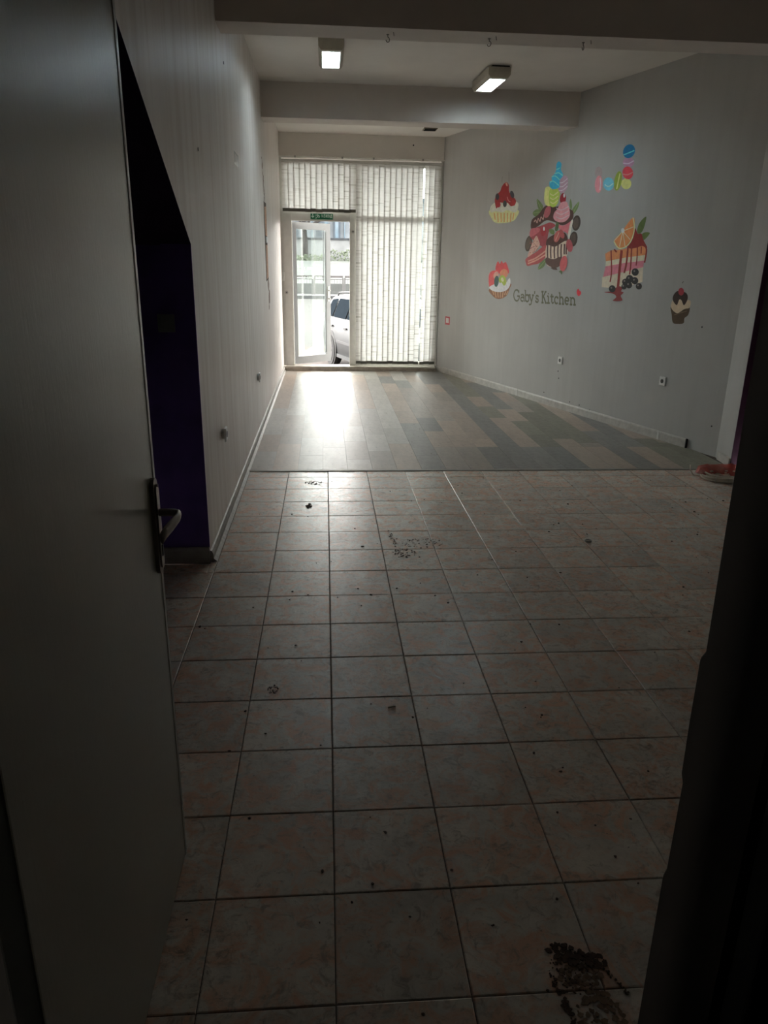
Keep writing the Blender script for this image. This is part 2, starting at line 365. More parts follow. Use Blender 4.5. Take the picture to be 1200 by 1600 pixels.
# right wall, return, purple wall, near right wall
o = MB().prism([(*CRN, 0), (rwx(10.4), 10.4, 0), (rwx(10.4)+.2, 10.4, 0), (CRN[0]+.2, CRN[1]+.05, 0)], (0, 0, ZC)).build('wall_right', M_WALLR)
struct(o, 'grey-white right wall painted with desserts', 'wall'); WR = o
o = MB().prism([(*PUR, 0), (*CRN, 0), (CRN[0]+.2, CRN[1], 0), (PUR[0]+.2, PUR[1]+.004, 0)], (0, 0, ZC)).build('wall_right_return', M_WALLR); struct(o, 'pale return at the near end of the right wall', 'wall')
o = box('wall_right_purple', PUR[0]+.0005, XR, PUR[1]-.004, PUR[1]+.004, 0, ZC, M_PLUM); struct(o, 'dark plum wall beside the cable coil', 'wall')
o = box('wall_right_near', XR, XR+.1, -.6, PUR[1], 0, ZC, M_WALLR); struct(o, 'right wall of the tiled area, out of view', 'wall')
# ceiling, beams, header
o = box('ceiling', -1.75, XR+.15, -.6, 10.42, ZC, ZC+.12, M_WHITE); struct(o, 'off-white painted ceiling', 'ceiling'); CE = o
o = box('beam_near', XL, XR, 3.849, 4.104, 2.858, ZC, M_BEAM); struct(o, 'wide near ceiling beam with hooks under it', 'beam')
o = MB().prism([(XL, 7.128, 2.909), (rwx(7.128), 7.128, 2.909), (rwx(7.424), 7.424, 2.909), (XL, 7.424, 2.909)], (0, 0, ZC-2.909)).build('beam_far', M_BEAM); struct(o, 'far ceiling beam behind the two lamps', 'beam')
WBK = box('wall_back', XL, rwx(YB), YB-.02, 10.40, 2.915, ZC, M_WHITE); struct(WBK, 'cream wall band above the shopfront blinds', 'wall')
o = box('wall_back_side', rwx(YB)-.012, 2.2, YB+.10, 10.40, 0, ZC, M_WHITE); struct(o, 'wall edge beside the shopfront window', 'wall')
# skirting
o = empty('baseboard_left', (XL, 6, 0)); struct(o, 'pale scuffed skirting along the left wall', 'baseboard')
cuts = [2.545, 4.35, 6.2, 8.1, 10.1]
for a, b in zip(cuts, cuts[1:]):
    MB().prism([(XL, a+.001, 0), (XL+.016, a+.001, 0), (XL+.016, a+.001, .045), (XL+.009, a+.001, .062), (XL, a+.001, .066)], (0, b-a-.002, 0)).build('skirting_board', M_SKIRTL, o)
MB().prism([(XL+.016, 2.55, 0.0036), (XL+.034, 2.55, .0036), (XL+.016, 2.55, .018)], (0, 7.5, 0)).build('quarter_bead', M_SKIRTL, o)
o = empty('baseboard_right', RORG); struct(o, 'pale skirting boards along the right wall with a gap at the end', 'baseboard')
s_end = onrw(1072, 700)[0]
scuts = [(RORG-Vector((rwx(YB), YB, 0))).length*-1, onrw(808, 620)[0], onrw(1029, 687)[0], s_end]
for a, b in zip(scuts, scuts[1:]):
    P = [rw3(a+.003, 0, 0), rw3(a+.003, 0, .014), rw3(a+.003, .072, .014), rw3(a+.003, .083, .007), rw3(a+.003, .085, 0)]
    MB().prism(P, RDIR*(b-a-.006)).build('skirting_board', M_SKIRT, o)
for s in scuts[1:3]: MB().prism([rw3(s-.012, .003, .0145), rw3(s+.012, .003, .0145), rw3(s+.012, .086, .0165), rw3(s-.012, .086, .0165)], RNOR*.002).build('joint_cover', M_PLASTIC, o)
MB().prism([rw3(s_end-.004, .004, 0), rw3(s_end-.004, .004, .016), rw3(s_end-.004, .088, .016), rw3(s_end-.004, .088, 0)], RDIR*.012).build('broken_end', M_DARK, o)
o = MB().prism([(*PUR, 0), (PUR[0]-.016, PUR[1], 0), (PUR[0]-.016, PUR[1], .07), (PUR[0], PUR[1], .075)], (CRN[0]-PUR[0]-.008, CRN[1]-PUR[1]-.06, 0)).build('baseboard_return', M_SKIRT); struct(o, 'short white skirting piece beside the cable coil', 'baseboard')
o = MB().box(XL, rwx(YB)-.012, 10.04, 10.36, 0, .05, .006).build('sill_shopfront', M_SILL); struct(o, 'worn low sill under the glass door and blinds', 'sill')
box('sill_cap', XL+.03, rwx(YB)-.03, 10.05, 10.30, .05, .068, simple('pale_sill_cap', (.6, .56, .5), .5, var=.15), o, .004)

# ------------------------------------------------------------------ doorway where the photographer stands
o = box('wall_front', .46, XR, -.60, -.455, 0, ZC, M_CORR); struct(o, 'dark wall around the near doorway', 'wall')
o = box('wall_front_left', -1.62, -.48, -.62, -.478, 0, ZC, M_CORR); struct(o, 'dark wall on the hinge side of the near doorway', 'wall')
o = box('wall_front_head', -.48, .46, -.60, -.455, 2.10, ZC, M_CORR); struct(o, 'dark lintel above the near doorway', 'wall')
pts = [(.42, -.60), (.46, -.60), (.46, -.455)]
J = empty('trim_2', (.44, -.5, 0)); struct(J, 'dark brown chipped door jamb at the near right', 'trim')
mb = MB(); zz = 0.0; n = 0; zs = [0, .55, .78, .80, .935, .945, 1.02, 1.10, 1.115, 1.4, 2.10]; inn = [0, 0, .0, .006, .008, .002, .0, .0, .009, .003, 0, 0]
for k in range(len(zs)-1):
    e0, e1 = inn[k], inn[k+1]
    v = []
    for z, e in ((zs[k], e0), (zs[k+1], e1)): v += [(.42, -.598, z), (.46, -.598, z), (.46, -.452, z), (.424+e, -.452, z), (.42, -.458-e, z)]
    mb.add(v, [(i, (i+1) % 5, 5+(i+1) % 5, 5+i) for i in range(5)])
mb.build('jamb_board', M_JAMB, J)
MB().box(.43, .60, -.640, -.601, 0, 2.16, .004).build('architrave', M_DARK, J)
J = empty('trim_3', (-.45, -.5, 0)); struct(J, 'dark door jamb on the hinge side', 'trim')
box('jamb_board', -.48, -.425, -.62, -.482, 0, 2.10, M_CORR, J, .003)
# corridor behind the camera
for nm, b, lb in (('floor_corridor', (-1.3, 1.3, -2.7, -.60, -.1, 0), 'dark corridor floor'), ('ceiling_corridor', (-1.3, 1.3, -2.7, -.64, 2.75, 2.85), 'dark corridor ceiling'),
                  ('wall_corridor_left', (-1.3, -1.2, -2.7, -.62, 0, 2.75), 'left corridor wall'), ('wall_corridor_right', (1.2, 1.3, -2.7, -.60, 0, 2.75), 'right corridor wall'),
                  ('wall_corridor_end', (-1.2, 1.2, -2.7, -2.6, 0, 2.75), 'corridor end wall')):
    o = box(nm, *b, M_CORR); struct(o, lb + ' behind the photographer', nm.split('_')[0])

# the open grey door
M_DOOR = simple('glossy_grey_green_paint', (.36, .37, .33), .30, var=.05, s=5, bmp=.0)
def doormat():
    m, nt, b, n, l = nmat('brushed_grey_door_paint')
    t, _ = tex(nt, 'Object', (1, 14, 1.2), s=9, det=5); t2, _ = tex(nt, 'Object', s=60, det=4); t3, _ = tex(nt, 'Object', s=1.4)
    c = ramp(nt, t3.outputs[0], [(.3, (.36, .36, .315)), (.7, (.43, .43, .385))]).outputs[0]; l.new(c, b.inputs['Base Color'])
    b.inputs['Roughness'].default_value = .28; b.inputs['Specular IOR Level'].default_value = .5
    ad = n.new('ShaderNodeMath'); ad.operation = 'ADD'; l.new(t.outputs[0], ad.inputs[0]); l.new(t2.outputs[0], ad.inputs[1])
    bump(nt, b, ad.outputs[0], .12, .003); return m
M_DOOR = doormat()
D = empty('door_1', (-.42, -.42, 0)); struct(D, 'glossy grey painted door standing open at the near left', 'door')
MB().box(-.44, -.40, -.42, .462, .008, 2.045, .004).build('door_panel', M_DOOR, D)
MB().box(-.4400, -.3985, .445, .466, .008, 2.045, .003).build('edge_band', M_DOOR, D)
for z in (.3, 1.75): MB().cyl((-.446, -.43, z-.05), (-.446, -.43, z+.05), .008, 12).build('hinge', M_JAMB, D)
plate = MB()
pp = []; zc0, zc1, wy, yc = .845, 1.072, .021, .425
for k in range(9): a = math.pi*k/8; pp.append((yc+wy*math.cos(a), zc1-wy+wy*math.sin(a)))
for k in range(9): a = math.pi+math.pi*k/8; pp.append((yc+wy*math.cos(a), zc0+wy+wy*math.sin(a)))
plate.prism([(-.400, a, b) for a, b in pp], (.009, 0, 0))
pl = plate.build('lock_plate', M_CHROME, D)
MB().prism([(-.391, a*.0+yc+(a-yc)*.62, b0) for a, b0 in [(p[0], .8585+(p[1]-.845)*.88) for p in pp]], (.004, 0, 0)).build('plate_ridge', M_CHROME, pl)
MB().box(-.388, -.3855, .421, .429, .888, .915).build('keyhole', M_DARK, pl)
MB().cyl((-.387, yc, 1.055), (-.385, yc, 1.055), .004, 10).build('screw', M_STEEL, pl)
lv = [(-.392, yc, .992), (-.368, yc, .992), (-.352, yc-.002, .992), (-.342, yc-.012, .991), (-.340, yc-.035, .990), (-.345, yc-.075, .988), (-.352, yc-.11, .984), (-.356, yc-.128, .978)]
mb = MB()
nn = 10; vv = []
for i, p in enumerate(lv):
    P = Vector(p); t = Vector(lv[min(i+1, len(lv)-1)])-Vector(lv[max(i-1, 0)]); t.normalize(); a = t.cross(Vector((0, 0, 1))); a.normalize()
    hz, hx = ((.0085, .0085) if i < 3 else (.011, .006) if i < 5 else (.014, .005))
    for k in range(nn): an = 2*math.pi*k/nn; vv.append(P+a*hx*math.cos(an)+Vector((0, 0, 1))*hz*math.sin(an))
mb.add(vv, [(i*nn+k, i*nn+(k+1) % nn, (i+1)*nn+(k+1) % nn, (i+1)*nn+k) for i in range(len(lv)-1) for k in range(nn)]+[tuple(range(nn)), tuple((len(lv)-1)*nn+k for k in range(nn))])
mb.build('lever_handle', M_CHROME, D, True)

# ------------------------------------------------------------------ shopfront: door, window, blinds
YF = 10.16
DX0, DX1, DO0, DO1, DZ = -.600, .440, -.478, .350, 2.105
SD = empty('door_2', (-.06, YF, .068)); struct(SD, 'white framed glass exit door standing open to the street', 'door')
MB().box(DX0, DO0, YF, YF+.07, .068, 2.205, .004).build('frame_post', M_FRAMEW, SD)
MB().box(DO1, DX1, YF, YF+.07, .068, 2.205, .004).build('frame_post', M_FRAMEW, SD)
MB().box(DO0, DO1, YF, YF+.07, DZ, 2.205, .004).build('frame_head', M_FRAMEW, SD)
for (px, py) in ((448, 457), (551.5, 362)):
    p = ony(px, py, YF); q = MB().cyl((p.x, YF+.002, p.z), (p.x, YF-.012, p.z), .024, 18).build('lock_rosette', M_ALU, SD); MB().cyl((p.x, YF-.012, p.z), (p.x, YF-.014, p.z), .010, 12).build('lock_hole', M_SOCKD, q)
p = ony(443, 432, YF); MB().box(p.x-.018, p.x+.018, YF-.02, YF, p.z-.06, p.z+.06, .004).build('blind_cord_cleat', M_PLASTIC, SD)
# leaf swung outward
HX, HY, LW, LB, LT = -.470, YF+.075, .80, .075, 2.095
ex, ey = .075, 10.70
ld = Vector((ex-HX, ey-HY, 0)); LW = ld.length; ld.normalize(); ln = Vector((-ld.y, ld.x, 0))
def leafbox(u0, u1, z0, z1, w0=0.0, w1=.045):
    A = Vector((HX, HY, 0))
    return MB().prism([A+ld*u0+ln*w0+Vector((0, 0, z0)), A+ld*u1+ln*w0+Vector((0, 0, z0)), A+ld*u1+ln*w1+Vector((0, 0, z0)), A+ld*u0+ln*w1+Vector((0, 0, z0))], (0, 0, z1-z0))
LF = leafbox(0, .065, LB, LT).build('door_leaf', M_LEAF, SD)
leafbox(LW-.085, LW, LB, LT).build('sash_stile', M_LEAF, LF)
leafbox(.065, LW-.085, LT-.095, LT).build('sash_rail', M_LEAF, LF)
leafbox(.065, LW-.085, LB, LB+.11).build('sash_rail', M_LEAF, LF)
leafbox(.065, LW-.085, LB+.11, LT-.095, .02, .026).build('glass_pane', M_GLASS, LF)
leafbox(LW-.102, LW-.086, LB+.14, LT-.11, -.004, .012).build('stile_shade_strip', simple('stile_shade_dark', (.10, .11, .11), .6), LF)  # dark strip painted in for the shaded inner side of the stile
leafbox(LW-.06, LW-.03, .98, 1.20, -.008, .0).build('handle_plate', M_PLASTIC, LF)
A = Vector((HX, HY, 0))
for zz in (.98, 1.10): MB().cyl(A+ld*(LW-.045)-ln*.008+Vector((0, 0, zz+.04)), A+ld*(LW-.045)-ln*.045+Vector((0, 0, zz+.04)), .011, 10).build('handle_knob', M_ALU, LF)
# faint lettering on the glass (two unreadable lines)
for row, (zz, n0) in enumerate(((1.44, 14), (1.31, 11))):
    mb = MB()
    for k in range(n0):
        u = LW-.16-(k+.5)*(.44/14); w_ = .010; hh = .035
        if k in (4, 9): continue
        P0 = A+ld*u+ln*.018+Vector((0, 0, zz))
        mb.prism([P0-ld*w_, P0-ld*(w_-.005), P0-ld*(w_-.005)+Vector((0, 0, hh)), P0-ld*w_+Vector((0, 0, hh))], ln*.001)
        mb.prism([P0+ld*(w_-.005), P0+ld*w_, P0+ld*w_+Vector((0, 0, hh)), P0+ld*(w_-.005)+Vector((0, 0, hh))], ln*.001)
        z2 = (0, hh/2, hh-.005)[(k+row) % 3]
        mb.prism([P0-ld*w_+Vector((0, 0, z2)), P0+ld*w_+Vector((0, 0, z2)), P0+ld*w_+Vector((0, 0, z2+.005)), P0-ld*w_+Vector((0, 0, z2+.005))], ln*.001)
    mb.build('glass_lettering', M_EXITW, LF)
# fixed glazing
W1 = empty('window_1', (1.05, YF+.03, .068)); struct(W1, 'tall shopfront glazing behind the long vertical blind', 'window')
WX1 = rwx(YB)-.03
for nm, b in (('frame_post', (DX1, DX1+.06, .068, 2.90)), ('frame_post', (WX1-.07, WX1, .068, 2.90)), ('frame_rail', (DX1+.06, WX1-.07, .068, .13)), ('frame_rail', (DX1+.06, WX1-.07, 2.13, 2.20)), ('frame_rail', (DX1+.06, WX1-.07, 2.83, 2.90))):
    MB().box(b[0], b[1], YF+.01, YF+.07, b[2], b[3], .003).build(nm, M_FRAMEW, W1)
box('pane', DX1+.06, WX1-.07, YF+.035, YF+.043, .13, 2.13, M_GLASS, W1); box('pane', DX1+.06, WX1-.07, YF+.035, YF+.043, 2.20, 2.83, M_GLASS, W1)
W2 = empty('window_2', (-.08, YF+.03, 2.205)); struct(W2, 'transom glazing above the exit door behind the short blind', 'window')
for b in ((XL+.005, DX0+.05, 2.205, 2.90), (DX1-.05, DX1, 2.205, 2.90)): MB().box(b[0], b[1], YF+.01, YF+.07, b[2], b[3], .003).build('frame_post', M_FRAMEW, W2)
for b in ((DX0+.05, DX1-.05, 2.205, 2.25), (DX0+.05, DX1-.05, 2.85, 2.90)): MB().box(b[0], b[1], YF+.01, YF+.07, b[2], b[3], .003).build('frame_rail', M_FRAMEW, W2)
box('pane', DX0+.05, DX1-.05, YF+.035, YF+.043, 2.25, 2.85, M_GLASS, W2)
# left post between wall and door frame
o = box('trim_4', XL+.001, DX0, YF-.01, YF+.06, .068, 2.92, M_FRAMEW, None, .003); struct(o, 'narrow white frame strip between the left wall and exit door', 'trim')
o = box('trim_5', WX1, rwx(YB)-.002, YF-.02, YF+.06, .068, 2.92, M_FRAMEW, None, .003); struct(o, 'narrow white frame strip at the right of the blinds', 'trim')
# curtain track
T = empty('curtain_rail', (.5, 10.09, 2.90)); tag(T, 'slim white curtain track with brackets above the blinds', 'rail')
MB().cyl((XL+.004, 10.085, 2.925), (rwx(10.09)-.012, 10.085, 2.925), .009, 10).build('rod', simple('bright_rod', (.8, .79, .74), .35), T)
for px in (461, 535, 584, 661):
    p = ony(px, 249, 10.09); MB().box(p.x-.012, p.x+.012, 10.075, 10.142, 2.912, 2.938, .002).build('bracket', M_ALU, T)
def vblind(name, label, x0, x1, n, ztop, zbot, shut):
    B = empty(name, ((x0+x1)/2, 10.10, zbot)); tag(B, label, 'blind')
    MB().box(x0-.01, x1+.01, 10.085, 10.125, ztop, ztop+.038, .004).build('head_rail', M_FRAMEW, B)
    pitch = (x1-x0)/n; w = pitch*1.26
    for k in range(n):
        cx = x0+pitch*(k+.5); a = math.radians(shut+rnd.uniform(-5, 5)); zb = zbot+rnd.uniform(-.004, .004)
        if name == 'vertical_blind' and k in (n-1, n-2, n-3): a += math.radians(14)
        gap = name == 'vertical_blind' and k in (11, 12); wk = pitch*.94 if gap else w; cx += (0 if not gap else (-.055, .055)[k-11]*pitch); d = Vector((math.cos(a), math.sin(a), 0)); nn_ = Vector((-d.y, d.x, 0)); sw = rnd.uniform(-.004, .004)
        v = []; seg = 6
        for z in (ztop, zb):
            for i in range(seg+1):
                t = i/seg-.5; v.append(Vector((cx+(sw if z == zb else 0), 10.105, z))+d*t*wk+nn_*(.006*(1-4*t*t)))
        s = obj('slat', v, [(i, i+1, seg+2+i, seg+1+i) for i in range(seg)], M_BLIND, B, True)
        q = Vector((cx+sw, 10.105, zb)); e = MB().prism([q-d*wk*.47-nn_*.004, q+d*wk*.47-nn_*.004, q+d*wk*.47+nn_*.004, q-d*wk*.47+nn_*.004], (0, 0, -.042))
        e.build('bottom_weight', M_WEIGHT, s)
    return B
vblind('vertical_blind', 'long pale woven vertical blind covering the shop window', .447, 1.632, 15, 2.858, .145, 6)
vblind('short_vertical_blind', 'short pale woven vertical blind above the glass exit door', -.588, .428, 13, 2.858, 2.262, 5)
# ------------------------------------------------------------------ strokes helper for lettering
def stroke_poly(pts, w):
    P = [Vector(p) for p in pts]; L = []; R_ = []
    for i, p in enumerate(P):
        t = P[min(i+1, len(P)-1)]-P[max(i-1, 0)]; t.normalize(); n_ = Vector((-t.y, t.x)); L.append(p+n_*w/2); R_.append(p-n_*w/2)
    return L, R_
def stroke_mesh(mb, pts, w, to3, off, th=.001):
    L, R_ = stroke_poly(pts, w); n = len(L)
    for k in range(n-1):
        quad = [L[k], L[k+1], R_[k+1], R_[k]]
        a = [to3(q, off) for q in quad]; b = [to3(q, off+th) for q in quad]
        mb.add(a+b, [(4, 5, 6, 7), (0, 1, 5, 4), (1, 2, 6, 5), (2, 3, 7, 6), (3, 0, 4, 7)])
# exit sign
ES = empty('exit_sign', (-.05, YF-.01, 2.12)); tag(ES, 'green exit sign with white arrow above the glass door', 'sign')
ex0, ex1, ez0, ez1 = -.207, .112, 2.128, 2.203
box('sign_board', ex0, ex1, YF-.014, YF-.001, ez0, ez1, M_GREEN, ES, .002)
t3 = lambda q, off: Vector((ex0+q.x*(ex1-ex0), YF-.014-off, ez0+q.y*(ez1-ez0)))
def estroke(name, lines, w):
    mb = MB(); asp = (ex1-ex0)/(ez1-ez0)
    f3 = lambda q, off: t3(Vector((q.x/asp, q.y)), off)
    for ln_ in lines: stroke_mesh(mb, [(a*asp, b) for a, b in ln_], w, f3, .0006)
    mb.build(name, M_EXITW, ES)
estroke('arrow', [[(.10, .95), (.10, .30)], [(.04, .58), (.10, .28), (.16, .58)]], .14)
estroke('divider', [[(.205, .08), (.205, .92)]], .05)
estroke('running_figure', [[(.30, .90), (.32, .82)], [(.24, .66), (.28, .76), (.33, .70), (.38, .76)], [(.315, .74), (.30, .48), (.35, .36), (.41, .36)], [(.30, .48), (.27, .30), (.24, .14)], [(.345, .70), (.37, .55), (.42, .5)]], .11)
def cyr(ch, x0, x1):
    f = lambda L: [[(x0+(x1-x0)*a, .34+.50*b) for a, b in s] for s in L]
    G = {'И': [[(0, 1), (0, 0), (1, 1), (1, 0)]], 'З': [[(0, .9), (.5, 1), (.9, .8), (.4, .52), (1, .25), (.5, 0), (0, .1)]], 'Х': [[(0, 1), (1, 0)], [(0, 0), (1, 1)]],
         'О': [[(.5, 1), (.95, .75), (.95, .25), (.5, 0), (.05, .25), (.05, .75), (.5, 1)]], 'Д': [[(-.1, -.25), (-.05, 0), (1.05, 0), (1.1, -.25)], [(.15, 0), (.35, 1), (.85, 1), (.85, 0)]]}
    return f(G[ch])
for ch, a, b in zip('ИЗХОД', (.50, .595, .685, .775, .875), (.56, .655, .745, .84, .95)): estroke('letter', cyr(ch, a, b), .10)

# ------------------------------------------------------------------ ceiling lamps
M_LAMPH = simple('yellowed_lamp_housing', (.50, .46, .38), .5)
M_TUBE = emit('lit_fluorescent_tube', (.76, .92, 1.0), 30.0)
def lampmat():
    m, nt, b, n, l = nmat('mirror_louvre'); b.inputs['Metallic'].default_value = 1; b.inputs['Roughness'].default_value = .12
    t, _ = tex(nt, 'Object', s=20); r = ramp(nt, t.outputs[0], [(0, (.75, .8, .85)), (1, (.85, .9, .95))]); l.new(r.outputs[0], b.inputs['Base Color']); return m
M_LOUV = lampmat()
def lamp(label, cx, y0, y1, w, rot):
    L = empty('ceiling_lamp', (cx, (y0+y1)/2, ZC)); tag(L, label, 'lamp', 'louvred fluorescent ceiling lamps')
    z1, z0 = ZC-.012, ZC-.10
    def rv(o):
        o.rotation_euler = (0, 0, 0)
    hw = w/2; pr = [(-hw, z1), (-hw, z0+.03), (-hw+.022, z0), (-hw+.030, z0), (-hw+.034, z0+.055), (hw-.034, z0+.055), (hw-.030, z0), (hw-.022, z0), (hw, z0+.03), (hw, z1)]
    MB().prism([(cx+a, y0+.05, b) for a, b in pr], (0, y1-y0-.10, 0)).build('housing', M_LAMPH, L)
    for ya in (y0, y1-.05):
        MB().prism([(cx-hw, ya, z1), (cx-hw, ya, z0+.03), (cx-hw+.022, ya, z0), (cx+hw-.022, ya, z0), (cx+hw, ya, z0+.03), (cx+hw, ya, z1)], (0, .05, 0)).build('end_cap', M_LAMPH, L)
    box('mounting_plate', cx-.07, cx+.09, y0+.0, y1-.03, ZC-.012, ZC, M_DARK, L)
    box('reflector', cx-hw+.035, cx+hw-.035, y0+.05, y1-.05, z0+.050, z0+.054, M_LOUV, L)
    for dx in (-.03, .03): MB().cyl((cx+dx, y0+.052, z0+.034), (cx+dx, y1-.052, z0+.034), .013, 10).build('tube', M_TUBE, L, True)
    k = 9
    for i in range(k):
        yy = y0+.05+(y1-y0-.10)*(i+.5)/k; box('louvre_blade', cx-hw+.031, cx+hw-.031, yy-.0012, yy+.0012, z0+.001, z0+.011, M_LOUV, L)
    L.rotation_euler = (0, 0, math.radians(rot))
lamp('fluorescent ceiling lamp nearer the streaked left wall', .055, 5.52, 6.14, .205, 0)
lamp('fluorescent ceiling lamp nearer the dessert wall', 1.545, 6.21, 6.82, .205, 3)
# hooks under the near beam
for px, py, tw, lb in ((607, 55, .3, 'rusty ceiling hook under the near beam, closest to the streaked wall'), (767, 62, -.5, 'rusty ceiling hook under the near beam, middle of three'), (920, 64, .8, 'rusty ceiling hook under the near beam, closest to the dessert wall')):
    p = onz(px, py, 2.84); H = empty('ceiling_hook', (p.x, 3.98, 2.858)); tag(H, lb, 'hook', 'hooks under the beam')
    c, s = math.cos(tw), math.sin(tw); pts = [(0, 0, .0), (0, 0, -.014)]
    for k in range(9): a = math.radians(90-k*33); pts.append((.012*math.cos(a)-.0, 0, -.028+.014*math.sin(a)))
    MB().tube([(p.x+a*c-b*s, 3.98+a*s+b*c, 2.858+z) for a, b, z in pts], .0024, 6).build('hook_wire', M_STEEL, H, True)
    MB().cyl((p.x, 3.98, 2.858), (p.x, 3.98, 2.855), .009, 10).build('base_plate', M_STEEL, H)
    MB().tube([(p.x+.03, 3.93, 2.858), (p.x+.034, 3.93, 2.838)], .002, 6).build('nail', M_STEEL, H)
# ceiling vent and screws by the back wall
p = onz(672, 201.5, ZC); V = empty('ceiling_vent', (p.x, p.y, ZC)); tag(V, 'small dark vent plate in the ceiling before the blinds', 'vent')
box('vent_frame', p.x-.09, p.x+.09, p.y-.10, p.y+.10, ZC-.010, ZC, simple('vent_brown', (.25, .21, .16), .7), V, .002)
for k in range(4): box('vent_slat', p.x-.075, p.x+.075, p.y-.075+k*.045, p.y-.06+k*.045, ZC-.016, ZC-.010, M_DARK, V)
for px, py in ((495, 207), (638, 211), (646, 227)):
    p = ony(px, py, YB-.02); MB().cyl((p.x, YB-.024, p.z), (p.x, YB-.02, p.z), .011, 10).build('screw_hole', M_SOCKD, WBK)

# ------------------------------------------------------------------ sockets, switch, signs
def socket(label, pos, nrm, group=None, bare=False):
    nrm = Vector(nrm).normalized(); up = Vector((0, 0, 1)); sd = up.cross(nrm); P = Vector(pos)
    S = empty('wall_socket', P); tag(S, label, 'socket', group)
    mb = MB(); hw = .041
    pr = [(-hw, -hw), (hw, -hw), (hw, hw), (-hw, hw)]
    a = [P+sd*x+up*y for x, y in pr]; b = [P+sd*x*.92+up*y*.92+nrm*.011 for x, y in pr]
    mb.add(a+b, [(4, 5, 6, 7), (0, 1, 5, 4), (1, 2, 6, 5), (2, 3, 7, 6), (3, 0, 4, 7)]); mb.build('cover_plate', M_SOCKW, S)
    MB().cyl(P+nrm*.010, P+nrm*.0125, .021, 20).build('rim', M_SOCKW, S)
    MB().cyl(P+nrm*.0105, P+nrm*.0130, .0195, 20).build('well', M_SOCKD, S)
    for k in (-1, 1): MB().cyl(P+nrm*.0128+sd*.009*k, P+nrm*.0135+sd*.009*k, .003, 8).build('contact', M_DARK, S)
    MB().cyl(P+nrm*.0128, P+nrm*.0136, .003, 8).build('screw', M_CHROME, S)
    return S
for px, py, lb in ((876, 563, 'white wall socket below the dessert paintings, nearer the shop window'), (1036, 595.5, 'white wall socket low on the dessert wall beneath the lone cupcake')):
    s, z = onrw(px, py); socket(lb, rw3(s, z), RNOR, 'sockets on the dessert wall')
for px, py, lb in ((347, 678, 'loose wall socket low on the streaked wall, nearer the purple opening'), (402, 589.5, 'loose wall socket low on the streaked wall, nearer the glass door')):
    p = onx(px, py, XL); S = socket(lb, (XL+.018, p.y, p.z), (1, 0, 0), 'sockets on the streaked wall')
    MB().cyl((XL, p.y, p.z), (XL+.019, p.y, p.z), .030, 16).build('back_box', M_PLASTIC, S)
p = ony(260, 505, 2.537); LS = empty('light_switch', (p.x, 2.537, p.z)); tag(LS, 'grey light switch on the dark purple wall', 'switch')
M_SW = simple('grey_switch_plastic', (.16, .17, .16), .45)
MB().box(p.x-.040, p.x+.040, 2.527, 2.537, p.z-.042, p.z+.042, .004).build('switch_plate', M_SW, LS)
MB().box(p.x-.027, p.x+.027, 2.522, 2.528, p.z-.028, p.z+.028, .003).build('rocker', M_SW, LS)
# red framed sign near the window
RS = empty('red_label_sign', rw3(onrw(699, 501)[0], onrw(699, 508)[1])); tag(RS, 'small red bordered white label on the wall beside the blinds', 'sign')
a0, b1 = onrw(696, 494); a1, b0 = onrw(702.5, 508)
def rwbox(name, s0, s1, z0, z1, t0, t1, m, par): return MB().prism([rw3(s0, z0, t0), rw3(s1, z0, t0), rw3(s1, z1, t0), rw3(s0, z1, t0)], RNOR*(t1-t0)).build(name, m, par)
rwbox('red_border', a0, a1, b0, b1, 0, .002, M_RED, RS); rwbox('white_field', a0+.03, a1-.03, b0+.025, b1-.022, .002, .0026, simple('label_white', (.75, .68, .66), .6), RS)
# paper label on the left wall
PP = empty('paper_label', (XL, 4.66, 2.18)); tag(PP, 'narrow white paper label with grey smudges high on the streaked wall', 'label')
box('paper', XL, XL+.001, 4.53, 4.81, 2.184, 2.265, simple('label_paper', (.93, .93, .91), .10, bmp=0, spec=.8), PP)
for a in (4.60, 4.67, 4.73): box('smudge', XL+.001, XL+.0014, a, a+.03, 2.20, 2.25, simple('grey_smudge', (.55, .55, .54), .3, bmp=0), PP)
# broken plaster and open chase in the left wall
def blob(mb, cy, cz, ry, rz, th, n=9, x=XL):
    pts = []
    for k in range(n):
        a = 2*math.pi*k/n; q = rnd.uniform(.6, 1.1); pts.append((x, cy+ry*q*math.cos(a), cz+rz*q*math.sin(a)))
    mb.prism(pts, (th, 0, 0))
mb = MB()
for k in range(26):
    t = rnd.random(); blob(mb, 7.08+.20*t+rnd.uniform(-.06, .06), 2.52-.45*t+rnd.uniform(-.03, .03), rnd.uniform(.012, .035), rnd.uniform(.012, .03), .0015)
o = mb.build('plaster_chips', M_PLAST, WL); o['kind'] = 'stuff'
MB().prism([(XL+.0004, 7.10, 2.13), (XL+.0004, 7.42, 2.13), (XL+.0004, 7.46, 1.36), (XL+.0004, 7.14, 1.34)], (.0012, 0, 0)).build('chase_groove', simple('chase_shadow', (.16, .13, .11), .95), WL)
MB().prism([(XL+.0016, 7.17, 2.08), (XL+.0016, 7.41, 2.10), (XL+.0016, 7.43, 1.80), (XL+.0016, 7.19, 1.80)], (.001, 0, 0)).build('exposed_brick', M_BRICK, WL)
MB().prism([(XL+.0016, 7.19, 1.71), (XL+.0016, 7.43, 1.71), (XL+.0016, 7.45, 1.38), (XL+.0016, 7.21, 1.36)], (.001, 0, 0)).build('exposed_brick', M_BRICK, WL)
mb = MB(); blob(mb, 7.42, 1.30, .10, .07, .0016, 13); blob(mb, 7.5, 1.17, .11, .09, .0018, 13); blob(mb, 7.44, 1.06, .05, .03, .0014)
mb.build('broken_patch', M_PLAST, WL)
